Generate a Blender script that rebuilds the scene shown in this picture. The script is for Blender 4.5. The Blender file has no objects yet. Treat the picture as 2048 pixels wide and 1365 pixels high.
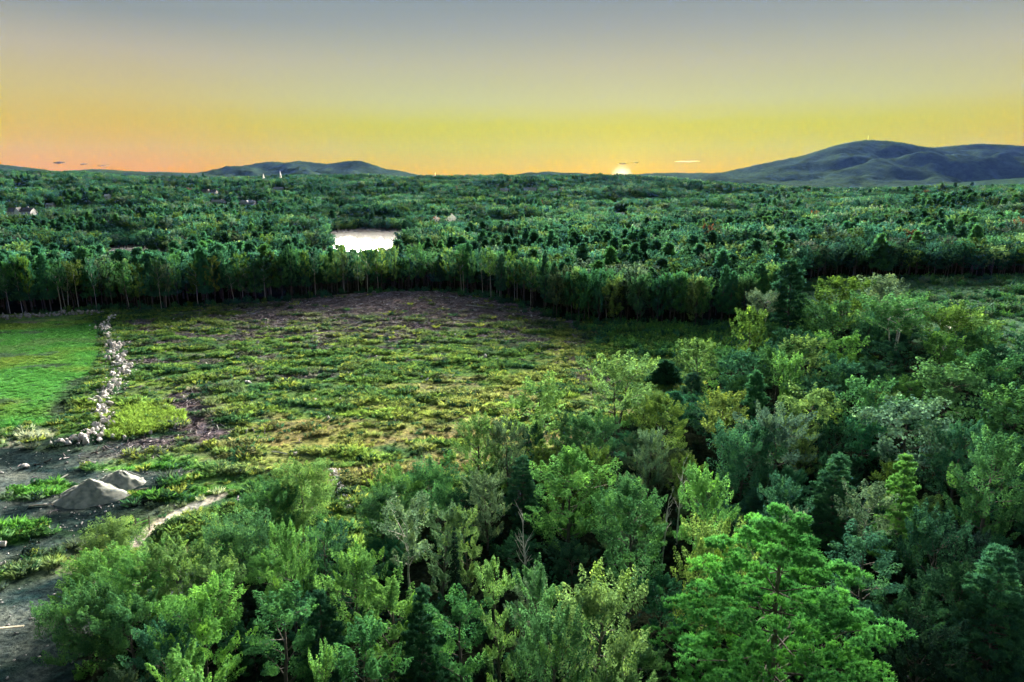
import bpy, bmesh, math, random
import numpy as np

# ------------------------------------------------------------------ camera, sky, sun, exposure
sc = bpy.context.scene
CAM_H = 46.0
cam_d = bpy.data.cameras.new('camera'); cam = bpy.data.objects.new('camera', cam_d)
sc.collection.objects.link(cam)
cam.location = (0, 0, CAM_H)
cam.rotation_euler = (math.radians(90 - 13.06), 0, 0)
cam_d.sensor_width = 36; cam_d.lens = 24
cam_d.clip_start = 0.5; cam_d.clip_end = 60000
sc.camera = cam

SUN_AZ = math.radians(8.85)          # right of straight ahead
SUN_EL = math.radians(2.5)
SKY_GAIN = 1.0                       # the picture is exposed for the woods, so the sky runs a little bright
def lin_(r, g, b):
    f = lambda c: (c / 255 / 12.92) if c / 255 <= 0.04045 else ((c / 255 + 0.055) / 1.055) ** 2.4
    return (f(r), f(g), f(b))
sc.view_settings.view_transform = 'Standard'; sc.view_settings.look = 'None'
sc.view_settings.exposure = 4.3; sc.view_settings.gamma = 1.0; sc.view_settings.use_curve_mapping = False   # exposed for the dusky woods
world = bpy.data.worlds.new('World'); sc.world = world; world.use_nodes = True
def build_world():
    nt = world.node_tree; nt.nodes.clear(); N = nt.nodes.new; L = nt.links.new
    tc = N('ShaderNodeTexCoord'); sep = N('ShaderNodeSeparateXYZ'); L(tc.outputs['Generated'], sep.inputs[0])
    zr = N('ShaderNodeMapRange'); zr.inputs['From Min'].default_value = 0.0; zr.inputs['From Max'].default_value = 0.9
    L(sep.outputs['Z'], zr.inputs['Value'])
    EX = 2.0 ** -sc.view_settings.exposure
    def lin(r, g, b): return tuple(EX * SKY_GAIN * v for v in lin_(r, g, b))
    def ramp(stops):
        r = N('ShaderNodeValToRGB'); cr = r.color_ramp; cr.interpolation = 'EASE' if False else 'LINEAR'
        while len(cr.elements) < len(stops): cr.elements.new(0.5)
        for e, (z, c) in zip(cr.elements, stops):
            e.position = z / 0.9; e.color = (*c, 1)
        L(zr.outputs[0], r.inputs[0]); return r
    side = ramp([(0.0, lin(246, 150, 0)), (0.018, lin(238, 164, 0)), (0.045, lin(222, 176, 0)), (0.075, lin(214, 185, 48)),
                 (0.107, lin(206, 189, 112)), (0.155, lin(188, 180, 152)), (0.20, lin(146, 155, 154)), (0.232, lin(138, 152, 156)), (0.80, lin(138, 154, 160))])
    sunw = ramp([(0.0, lin(240, 180, 0)), (0.018, lin(222, 190, 0)), (0.045, lin(203, 197, 0)), (0.075, lin(202, 203, 36)),
                 (0.107, lin(198, 202, 136)), (0.155, lin(186, 187, 155)), (0.20, lin(158, 166, 160)), (0.232, lin(140, 154, 158)), (0.80, lin(138, 154, 160))])
    # how far round from the sun's azimuth
    hz = N('ShaderNodeCombineXYZ'); L(sep.outputs['X'], hz.inputs[0]); L(sep.outputs['Y'], hz.inputs[1])
    hn = N('ShaderNodeVectorMath'); hn.operation = 'NORMALIZE'; L(hz.outputs[0], hn.inputs[0])
    hd = N('ShaderNodeVectorMath'); hd.operation = 'DOT_PRODUCT'; L(hn.outputs[0], hd.inputs[0])
    hd.inputs[1].default_value = (math.sin(SUN_AZ), math.cos(SUN_AZ), 0)
    hm = N('ShaderNodeMapRange'); hm.interpolation_type = 'SMOOTHSTEP'
    hm.inputs['From Min'].default_value = 0.78; hm.inputs['From Max'].default_value = 0.995
    L(hd.outputs['Value'], hm.inputs['Value'])
    mx = N('ShaderNodeMix'); mx.data_type = 'RGBA'; L(hm.outputs[0], mx.inputs['Factor'])
    L(side.outputs[0], mx.inputs[6]); L(sunw.outputs[0], mx.inputs[7])
    # physical sky adds its own scatter round the sun
    sky = N('ShaderNodeTexSky'); sky.sky_type = 'NISHITA'; sky.sun_disc = False
    sky.sun_elevation = SUN_EL; sky.sun_rotation = SUN_AZ; sky.altitude = 300
    sk = N('ShaderNodeVectorMath'); sk.operation = 'SCALE'; sk.inputs['Scale'].default_value = 0.004 * EX; L(sky.outputs[0], sk.inputs[0])
    ad = N('ShaderNodeVectorMath'); ad.operation = 'ADD'; L(mx.outputs[2], ad.inputs[0]); L(sk.outputs[0], ad.inputs[1])
    # the sun's disc and its aureole
    sd = N('ShaderNodeVectorMath'); sd.operation = 'DOT_PRODUCT'; L(tc.outputs['Generated'], sd.inputs[0])
    e = math.radians(0.50)
    sd.inputs[1].default_value = (math.sin(SUN_AZ) * math.cos(e), math.cos(SUN_AZ) * math.cos(e), math.sin(e))
    ac = N('ShaderNodeMath'); ac.operation = 'ARCCOSINE'; ac.use_clamp = False; L(sd.outputs['Value'], ac.inputs[0])
    last = ad
    for a0, a1, col in ((0.1, 1.05, (0.45, 0.5, 0.5)), (0.0, 5.0, (0.03, 0.025, 0.0))):
        m = N('ShaderNodeMapRange'); m.interpolation_type = 'SMOOTHSTEP'
        m.inputs['From Min'].default_value = math.radians(a1); m.inputs['From Max'].default_value = math.radians(a0)
        L(ac.outputs[0], m.inputs['Value'])
        s = N('ShaderNodeVectorMath'); s.operation = 'SCALE'; s.inputs[0].default_value = tuple(2 * EX * v for v in col); L(m.outputs[0], s.inputs['Scale'])
        a = N('ShaderNodeVectorMath'); a.operation = 'ADD'; L(last.outputs[0], a.inputs[0]); L(s.outputs[0], a.inputs[1]); last = a
    bg = N('ShaderNodeBackground'); L(last.outputs[0], bg.inputs['Color']); bg.inputs['Strength'].default_value = 1.0
    out = N('ShaderNodeOutputWorld'); L(bg.outputs[0], out.inputs[0])
build_world()
sun_d = bpy.data.lights.new('sun', 'SUN'); sun = bpy.data.objects.new('sun', sun_d); sc.collection.objects.link(sun)
sun_d.energy = 5.0; sun_d.angle = math.radians(52); sun_d.color = (1.0, 0.90, 0.74)   # soft: the whole aureole of the sun on the ridge
sun.rotation_euler = (math.radians(90) - SUN_EL, 0, math.pi - SUN_AZ)
cy = sc.cycles
cy.max_bounces = 5; cy.diffuse_bounces = 3; cy.glossy_bounces = 2; cy.transmission_bounces = 3
cy.volume_bounces = 0; cy.transparent_max_bounces = 4; cy.use_denoising = True; cy.denoiser = 'OPENIMAGEDENOISE'; cy.denoising_prefilter = 'ACCURATE'
cy.caustics_reflective = False; cy.caustics_refractive = False

# ------------------------------------------------------------------ helpers
rng = np.random.default_rng(11); random.seed(5)
C = sc.collection
ONES = 'first second third fourth fifth sixth seventh eighth ninth tenth eleventh twelfth thirteenth fourteenth fifteenth sixteenth seventeenth eighteenth nineteenth'.split()
TENS = ['', '', 'twenty', 'thirty', 'forty', 'fifty', 'sixty', 'seventy', 'eighty', 'ninety']
TENTH = ['', 'tenth', 'twentieth', 'thirtieth', 'fortieth', 'fiftieth', 'sixtieth', 'seventieth', 'eightieth', 'ninetieth']
def ordinal(n):
    if n >= 100: return 'hundredth' if n == 100 else 'hundred-and-' + ordinal(n - 100)
    if n < 20: return ONES[n - 1]
    return TENTH[n // 10] if n % 10 == 0 else TENS[n // 10] + '-' + ONES[n % 10 - 1]
def tag(o, label=None, cat=None, group=None, kind=None):
    if label: o['label'] = label
    if cat: o['category'] = cat
    if group: o['group'] = group
    if kind: o['kind'] = kind
    return o
def link(name, data, parent=None):
    o = bpy.data.objects.new(name, data); C.objects.link(o); o.parent = parent; return o
def empty(name, loc, rz=0.0, scale=None):
    o = link(name, None); o.location = loc; o.rotation_euler = (0, 0, rz); o.empty_display_size = 0.3
    if scale is not None: o.scale = scale
    return o
def mesh_np(name, V, F, mats=(), midx=None, fattr=None, smooth=False):
    """V (n,3), F (m,k) of one face size (a -1 in the last column makes a triangle)."""
    me = bpy.data.meshes.new(name); V = np.asarray(V, np.float32); F = np.asarray(F, np.int32)
    me.vertices.add(len(V)); me.vertices.foreach_set('co', V.ravel())
    k = F.shape[1]
    if k == 4 and (F[:, 3] < 0).any():
        tri = F[:, 3] < 0; cnt = np.where(tri, 3, 4)
        flat = F.ravel(); flat = flat[flat >= 0]
    else:
        cnt = np.full(len(F), k); flat = F.ravel()
    st = np.concatenate([[0], np.cumsum(cnt)[:-1]])
    me.loops.add(len(flat)); me.loops.foreach_set('vertex_index', flat)
    me.polygons.add(len(F)); me.polygons.foreach_set('loop_start', st.astype(np.int32)); me.polygons.foreach_set('loop_total', cnt.astype(np.int32))
    for m in mats: me.materials.append(m)
    if midx is not None: me.polygons.foreach_set('material_index', np.asarray(midx, np.int32))
    me.polygons.foreach_set('use_smooth', np.full(len(F), smooth))
    if fattr is not None:
        a = me.attributes.new('v', 'FLOAT', 'FACE'); a.data.foreach_set('value', np.asarray(fattr, np.float32))
    me.update(calc_edges=True)
    return me
def cat_mesh(parts):
    """joins (V, F, attr, mat) lists"""
    Vs, Fs, As, Ms, n = [], [], [], [], 0
    for V, F, a, m in parts:
        F = np.asarray(F)
        if F.shape[1] == 3: F = np.hstack([F, np.full((len(F), 1), -1, int)])
        Fs.append(np.where(F >= 0, F + n, -1)); Vs.append(V); As.append(a); Ms.append(np.full(len(F), m)); n += len(V)
    return np.vstack(Vs), np.vstack(Fs), np.concatenate(As), np.concatenate(Ms)
def hash2(ix, iy, seed):
    h = (ix.astype(np.int64) * 374761393 + iy.astype(np.int64) * 668265263 + seed * 1442695041) & 0xFFFFFFFF
    h = ((h ^ (h >> 13)) * 1274126177) & 0xFFFFFFFF
    return ((h ^ (h >> 16)) & 0xFFFFFF) / float(0xFFFFFF)
def vnoise(x, y, seed=0):
    x = np.asarray(x, float); y = np.asarray(y, float)
    ix = np.floor(x); iy = np.floor(y); fx = x - ix; fy = y - iy
    fx = fx * fx * (3 - 2 * fx); fy = fy * fy * (3 - 2 * fy)
    a = hash2(ix, iy, seed); b = hash2(ix + 1, iy, seed); c = hash2(ix, iy + 1, seed); d = hash2(ix + 1, iy + 1, seed)
    return (a * (1 - fx) + b * fx) * (1 - fy) + (c * (1 - fx) + d * fx) * fy
def fbm(x, y, seed=0, oct=4):
    s = 0; a = 0.5; t = 0
    for i in range(oct):
        s = s + a * vnoise(np.asarray(x) * 2 ** i + 17.3 * i, np.asarray(y) * 2 ** i - 9.1 * i, seed + i); t += a; a *= 0.55
    return s / t
def ss(a, b, x):
    t = np.clip((np.asarray(x, float) - a) / (b - a), 0, 1); return t * t * (3 - 2 * t)
def inside(px, py, poly):
    px = np.asarray(px, float); py = np.asarray(py, float); r = np.zeros(px.shape, bool)
    n = len(poly); j = n - 1
    for i in range(n):
        xi, yi = poly[i]; xj, yj = poly[j]
        c = ((yi > py) != (yj > py)) & (px < (xj - xi) * (py - yi) / ((yj - yi) if yj != yi else 1e-9) + xi)
        r ^= c; j = i
    return r
def pdist(px, py, line):
    """distance to a polyline"""
    px = np.asarray(px, float); py = np.asarray(py, float); d = np.full(px.shape, 1e9)
    for (ax, ay), (bx, by) in zip(line[:-1], line[1:]):
        L2 = (bx - ax) ** 2 + (by - ay) ** 2
        t = np.clip(((px - ax) * (bx - ax) + (py - ay) * (by - ay)) / L2, 0, 1)
        d = np.minimum(d, np.hypot(px - ax - t * (bx - ax), py - ay - t * (by - ay)))
    return d
def along(line, n, jitter=0.0):
    P = np.array(line, float); s = np.concatenate([[0], np.cumsum(np.hypot(*np.diff(P, axis=0).T))])
    t = np.linspace(0, s[-1], n) + (rng.random(n) - 0.5) * jitter
    return np.stack([np.interp(t, s, P[:, 0]), np.interp(t, s, P[:, 1])], 1), s[-1]

# ------------------------------------------------------------------ the lie of the land (metres; camera stands over the origin, looks along +y)
TREELINE = [(-330, 215), (-260, 226), (-214, 234), (-182, 238), (-166, 244), (-153, 250), (-133, 248), (-112, 259), (-92, 268), (-69, 287), (-35, 305), (-14, 287),
            (7, 263), (16, 242), (30, 231), (45, 226.5), (63, 224), (76, 222), (88, 226), (96, 240), (108, 272), (148, 327), (176, 330), (215, 334), (267, 337), (360, 345)]
FRONT = [(-38, 46), (-40, 53.7), (-42, 57.5), (-45, 65), (-35, 70), (-29, 79), (-19.6, 76.6), (-14, 81), (-9, 94), (-2, 108), (11.5, 120), (21.6, 132),
         (35, 142), (59.7, 175), (82, 207), (108, 222), (122, 192), (136, 172), (230, 190), (230, 14), (-36, 14)]
FIELD = [(-330, 190), (-230, 222), (-190, 226), (-170, 223), (-143, 231), (-132, 214), (-116, 187), (-106, 166), (-101, 153), (-96, 142), (-89, 128), (-97, 121), (-108, 116), (-330, 95)]
WALL1 = [(-139.8, 236), (-133.2, 218), (-116, 193.5), (-105, 176), (-97.7, 166), (-94.5, 157), (-91, 147), (-87.5, 138), (-81.6, 129), (-77.9, 121), (-79, 117)]
WALL2 = [(-29.3, 104.5), (-27.5, 99.8), (-25.6, 95.4), (-23.3, 90.5)]
TRACK = [(-49.6, 81), (-48.6, 87), (-46.6, 91.5), (-44, 95.5)]
POND_A = [(-96, 500), (-84, 600), (-92, 700), (-118, 800), (-150, 838), (-196, 838), (-210, 805), (-196, 740), (-170, 660), (-150, 580), (-138, 510), (-115, 485)]
POND_B = [(-300, 540), (-296, 600), (-312, 622), (-352, 618), (-362, 580), (-345, 535)]
ROAD = [(300, 700), (322, 780), (338, 850), (362, 925), (420, 1030), (505, 1160), (640, 1330)]
U = [-0.85, -0.62, -0.22, 0.12, 0.45, 0.85]
PROF = [
    ([0, 270, 420, 600, 900, 1300, 1900, 2600, 4500, 9000], [0, 0, -11, -9, 7, 30, 48, 34, 20, 20]),
    ([0, 270, 420, 600, 900, 1300, 1900, 2600, 4500, 9000], [0, 0, -12, -12, 4, 27, 48, 40, 20, 20]),
    ([0, 290, 430, 850, 1000, 1600, 2500, 3000, 4500, 9000], [0, 0, -12, -12, -8, 14, 58, 44, 20, 20]),
    ([0, 290, 600, 1000, 1500, 2400, 3000, 4500, 9000], [0, -2, -9, -9, 4, 52, 40, 20, 20]),
    ([0, 330, 520, 750, 1000, 1500, 2100, 3000, 4500, 9000], [0, 0, -1, 2, 6, 2, -2, -4, 5, 20]),
    ([0, 330, 500, 700, 1000, 1300, 1800, 3000, 4500, 9000], [0, 0, 2, 12, 29, 24, 8, 10, 20, 20])]
# house sites: x, y, width, depth, level
LAWNS = [
    (-635.6, 900, 31.6, 14.2, 2.9),
    (-1050.8, 1500, 26.4, 11.9, 27.0),
    (-663.4, 1000, 10.3, 7.0, 9.4),
    (-780.8, 1600, 30.5, 13.7, 25.7),
    (-648.9, 1500, 30.8, 13.9, 20.7),
    (-527.1, 1250, 22.0, 9.9, 9.1),
    (-473.5, 1250, 25.6, 11.5, 6.4),
    (-567.9, 1700, 22.4, 10.1, 26.8),
    (-20.0, 1750, 20.5, 9.2, 23.8),
    (45.1, 1750, 30.8, 13.9, 23.8),
    (102.7, 1750, 17.9, 8.1, 23.8),
    (-695.9, 1200, 7.9, 7.0, 15.6),
    (171.4, 1100, 12.9, 7.0, -6.7),
]
def ground_z(x, y):
    x = np.asarray(x, float); y = np.asarray(y, float)
    yy = np.maximum(y, 1.0); u = np.clip(x / np.maximum(yy, 120), U[0], U[-1])
    cols = np.stack([np.interp(yy, a, b) for a, b in PROF])
    i = np.clip(np.searchsorted(U, u) - 1, 0, len(U) - 2); Ua = np.array(U)
    t = (u - Ua[i]) / (Ua[i + 1] - Ua[i]); t = t * t * (3 - 2 * t)
    z = np.take_along_axis(cols, i[None], 0)[0] * (1 - t) + np.take_along_axis(cols, (i + 1)[None], 0)[0] * t
    far = ss(330, 900, y)
    z = z + far * (fbm(x / 260, y / 260, 3, 3) - 0.5) * (14 + 30 * ss(700, 1500, y)) * (1 - 0.6 * ss(2000, 4000, y))
    near = 1 - ss(260, 330, y)
    z = z + near * ((fbm(x / 18, y / 18, 8, 3) - 0.5) * 0.9 + (fbm(x / 4, y / 4, 9, 2) - 0.5) * 0.35)
    # shallow basins that hold the ponds
    for hx, hy, hw, hd, hz_ in LAWNS:
        d = np.hypot((x - hx) / (hw + 14), (y - hy) / (hw + 20)); k = 1 - ss(0.6, 2.0, d); z = z * (1 - k) + hz_ * k
    for poly in (POND_A, POND_B):
        cxy = np.mean(poly, 0); d = np.where(inside(x, y, poly), 0, pdist(x, y, poly + poly[:1]))
        z = z * ss(0, 45, d) + (-12.6) * (1 - ss(0, 45, d))
    return z
def gz(x, y): return float(ground_z(np.array([x]), np.array([y]))[0])

# ------------------------------------------------------------------ materials
def new_mat(name):
    m = bpy.data.materials.new(name); m.use_nodes = True; nt = m.node_tree; nt.nodes.clear()
    out = nt.nodes.new('ShaderNodeOutputMaterial'); return m, nt, nt.nodes.new, nt.links.new, out
def leaf_mat(name, inst, trans=0.42):
    m, nt, N, L, out = new_mat(name)
    if inst:
        t = N('ShaderNodeAttribute'); t.attribute_type = 'INSTANCER'; t.attribute_name = 'tint'; tint = t.outputs['Color']
    else:
        t = N('ShaderNodeObjectInfo'); tint = t.outputs['Color']
    v = N('ShaderNodeAttribute'); v.attribute_name = 'v'
    # each spray of leaves has its own age: older blue-green, fresh yellow-green
    cr = N('ShaderNodeValToRGB'); e = cr.color_ramp.elements
    e[0].position = 0.0; e[0].color = (0.42, 0.55, 0.62, 1); e[1].position = 1.0; e[1].color = (1.75, 1.62, 0.95, 1)
    k = cr.color_ramp.elements.new(0.5); k.color = (0.95, 1.0, 1.0, 1)
    L(v.outputs['Fac'], cr.inputs[0])
    mu = N('ShaderNodeMix'); mu.data_type = 'RGBA'; mu.blend_type = 'MULTIPLY'; mu.inputs['Factor'].default_value = 1.0
    L(tint, mu.inputs[6]); L(cr.outputs[0], mu.inputs[7])
    d = N('ShaderNodeBsdfDiffuse'); L(mu.outputs[2], d.inputs['Color'])
    tr = N('ShaderNodeBsdfTranslucent'); L(mu.outputs[2], tr.inputs['Color'])
    mx = N('ShaderNodeMixShader'); mx.inputs[0].default_value = trans
    L(d.outputs[0], mx.inputs[1]); L(tr.outputs[0], mx.inputs[2]); L(mx.outputs[0], out.inputs['Surface'])
    return m
def plain_mat(name, c1, c2, scale=6.0, rough=0.85, bump=0.0, coord='Object', detail=4.0, inst=False, stretch=None):
    m, nt, N, L, out = new_mat(name)
    tc = N('ShaderNodeTexCoord'); no = N('ShaderNodeTexNoise'); no.inputs['Scale'].default_value = scale; no.inputs['Detail'].default_value = detail
    src = tc.outputs[coord]
    if stretch:
        mp = N('ShaderNodeMapping'); mp.inputs['Scale'].default_value = stretch; L(src, mp.inputs[0]); src = mp.outputs[0]
    L(src, no.inputs['Vector'])
    cr = N('ShaderNodeValToRGB'); e = cr.color_ramp.elements
    e[0].position = 0.32; e[0].color = (*c1, 1); e[1].position = 0.68; e[1].color = (*c2, 1); L(no.outputs['Fac'], cr.inputs[0])
    col = cr.outputs[0]
    if inst:
        t = N('ShaderNodeAttribute'); t.attribute_type = 'INSTANCER'; t.attribute_name = 'tint'
        mu = N('ShaderNodeMix'); mu.data_type = 'RGBA'; mu.blend_type = 'MULTIPLY'; mu.inputs['Factor'].default_value = 1.0
        L(col, mu.inputs[6]); L(t.outputs['Color'], mu.inputs[7]); col = mu.outputs[2]
    b = N('ShaderNodeBsdfPrincipled'); L(col, b.inputs['Base Color']); b.inputs['Roughness'].default_value = rough
    b.inputs['Specular IOR Level'].default_value = 0.25
    if bump:
        bp = N('ShaderNodeBump'); bp.inputs['Strength'].default_value = bump; L(no.outputs['Fac'], bp.inputs['Height']); L(bp.outputs[0], b.inputs['Normal'])
    L(b.outputs[0], out.inputs['Surface']); return m
M = {}
M['leaf'] = leaf_mat('tree_leaves', False); M['leaf_inst'] = leaf_mat('forest_leaves', True)
M['needle'] = leaf_mat('pine_needles', False, 0.3); M['needle_inst'] = leaf_mat('forest_needles', True, 0.3)
M['bark'] = plain_mat('grey_bark', (0.030, 0.029, 0.028), (0.095, 0.092, 0.086), 3, 0.9, 0.3, stretch=(1, 1, 0.3))
M['birch'] = plain_mat('pale_bark', (0.20, 0.21, 0.20), (0.52, 0.52, 0.48), 2.2, 0.8, 0.2, stretch=(0.6, 0.6, 2.5))
M['dead'] = plain_mat('weathered_wood', (0.18, 0.20, 0.20), (0.40, 0.42, 0.40), 4, 0.9, 0.3)
M['stone'] = plain_mat('field_stone', (0.24, 0.235, 0.245), (0.60, 0.58, 0.585), 1.3, 0.9, 0.5, coord='Object')
M['stone_dark'] = plain_mat('dark_rubble', (0.08, 0.085, 0.095), (0.30, 0.30, 0.32), 1.6, 0.9, 0.5)
M['gravel'] = plain_mat('gravel', (0.09, 0.115, 0.115), (0.28, 0.29, 0.265), 1.1, 0.95, 0.6, detail=8)
M['plank'] = plain_mat('sawn_timber', (0.40, 0.36, 0.28), (0.60, 0.56, 0.45), 3, 0.8, 0.1)
M['log'] = plain_mat('cut_log', (0.10, 0.09, 0.08), (0.30, 0.27, 0.24), 3, 0.9, 0.3)
M['stick'] = plain_mat('slash_wood', (0.6, 0.6, 0.6), (1.0, 1.0, 1.0), 3, 0.9, 0.0, inst=True)
M['white'] = plain_mat('white_siding', (0.62, 0.62, 0.63), (0.78, 0.77, 0.77), 0.8, 0.7)
M['cream'] = plain_mat('cream_siding', (0.48, 0.45, 0.42), (0.60, 0.56, 0.52), 0.8, 0.7)
M['greywall'] = plain_mat('grey_siding', (0.26, 0.29, 0.33), (0.36, 0.39, 0.43), 0.8, 0.7)
M['roof'] = plain_mat('dark_shingle', (0.05, 0.05, 0.06), (0.10, 0.10, 0.11), 1.2, 0.9)
M['roof_blue'] = plain_mat('blue_metal_roof', (0.05, 0.14, 0.30), (0.08, 0.20, 0.40), 1.2, 0.5)
M['roof_grey'] = plain_mat('grey_shingle', (0.20, 0.22, 0.25), (0.32, 0.34, 0.36), 1.2, 0.8)
M['glass'] = plain_mat('window_glass', (0.02, 0.025, 0.03), (0.04, 0.05, 0.06), 1, 0.08)
M['steel'] = plain_mat('galvanised_steel', (0.20, 0.20, 0.20), (0.3, 0.3, 0.3), 1, 0.6)
M['asphalt'] = plain_mat('pale_road', (0.22, 0.23, 0.24), (0.34, 0.34, 0.34), 0.3, 0.9)
def ground_mat():
    m, nt, N, L, out = new_mat('ground_cover')
    at = N('ShaderNodeAttribute'); at.attribute_name = 'col'
    tc = N('ShaderNodeTexCoord')
    n1 = N('ShaderNodeTexNoise'); n1.inputs['Scale'].default_value = 1.4; n1.inputs['Detail'].default_value = 8; n1.inputs['Roughness'].default_value = 0.7
    L(tc.outputs['Object'], n1.inputs['Vector'])
    n2 = N('ShaderNodeTexNoise'); n2.inputs['Scale'].default_value = 0.25; n2.inputs['Detail'].default_value = 6; L(tc.outputs['Object'], n2.inputs['Vector'])
    cr = N('ShaderNodeValToRGB'); e = cr.color_ramp.elements
    e[0].position = 0.36; e[0].color = (0.30, 0.36, 0.40, 1); e[1].position = 0.66; e[1].color = (1.8, 1.7, 1.55, 1)
    L(n1.outputs['Fac'], cr.inputs[0])
    c2 = N('ShaderNodeValToRGB'); e = c2.color_ramp.elements
    e[0].position = 0.35; e[0].color = (0.75, 0.85, 0.9, 1); e[1].position = 0.65; e[1].color = (1.2, 1.12, 1.0, 1)
    L(n2.outputs['Fac'], c2.inputs[0])
    a = N('ShaderNodeMix'); a.data_type = 'RGBA'; a.blend_type = 'MULTIPLY'; a.inputs['Factor'].default_value = 1
    L(at.outputs['Color'], a.inputs[6]); L(cr.outputs[0], a.inputs[7])
    b = N('ShaderNodeMix'); b.data_type = 'RGBA'; b.blend_type = 'MULTIPLY'; b.inputs['Factor'].default_value = 1
    L(a.outputs[2], b.inputs[6]); L(c2.outputs[0], b.inputs[7])
    d = N('ShaderNodeBsdfDiffuse'); L(b.outputs[2], d.inputs['Color'])
    bp = N('ShaderNodeBump'); bp.inputs['Strength'].default_value = 0.9; bp.inputs['Distance'].default_value = 0.5
    L(n1.outputs['Fac'], bp.inputs['Height']); L(bp.outputs[0], d.inputs['Normal'])
    L(d.outputs[0], out.inputs['Surface']); return m
M['ground'] = ground_mat()
def water_mat():
    m, nt, N, L, out = new_mat('pond_water')
    tc = N('ShaderNodeTexCoord'); n = N('ShaderNodeTexNoise'); n.inputs['Scale'].default_value = 0.5; n.inputs['Detail'].default_value = 3
    L(tc.outputs['Object'], n.inputs['Vector'])
    bp = N('ShaderNodeBump'); bp.inputs['Strength'].default_value = 0.02; bp.inputs['Distance'].default_value = 0.3; L(n.outputs['Fac'], bp.inputs['Height'])
    b = N('ShaderNodeBsdfPrincipled'); b.inputs['Base Color'].default_value = (0.03, 0.045, 0.05, 1); b.inputs['Roughness'].default_value = 0.06
    b.inputs['IOR'].default_value = 1.33; L(bp.outputs[0], b.inputs['Normal']); L(b.outputs[0], out.inputs['Surface']); return m
M['water'] = water_mat()
def hill_mat(name, c1, c2, scale):
    m, nt, N, L, out = new_mat(name)
    tc = N('ShaderNodeTexCoord'); n = N('ShaderNodeTexNoise'); n.inputs['Scale'].default_value = scale; n.inputs['Detail'].default_value = 9; n.inputs['Roughness'].default_value = 0.75
    L(tc.outputs['Object'], n.inputs['Vector'])
    cr = N('ShaderNodeValToRGB'); e = cr.color_ramp.elements; e[0].position = 0.35; e[0].color = (*c1, 1); e[1].position = 0.65; e[1].color = (*c2, 1)
    L(n.outputs['Fac'], cr.inputs[0]); d = N('ShaderNodeBsdfDiffuse'); L(cr.outputs[0], d.inputs['Color'])
    bp = N('ShaderNodeBump'); bp.inputs['Strength'].default_value = 0.5; bp.inputs['Distance'].default_value = 10; L(n.outputs['Fac'], bp.inputs['Height']); L(bp.outputs[0], d.inputs['Normal'])
    L(d.outputs[0], out.inputs['Surface']); return m
M['hill'] = hill_mat('far_forest_hill', (0.014, 0.030, 0.018), (0.045, 0.080, 0.045), 0.02)

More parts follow.
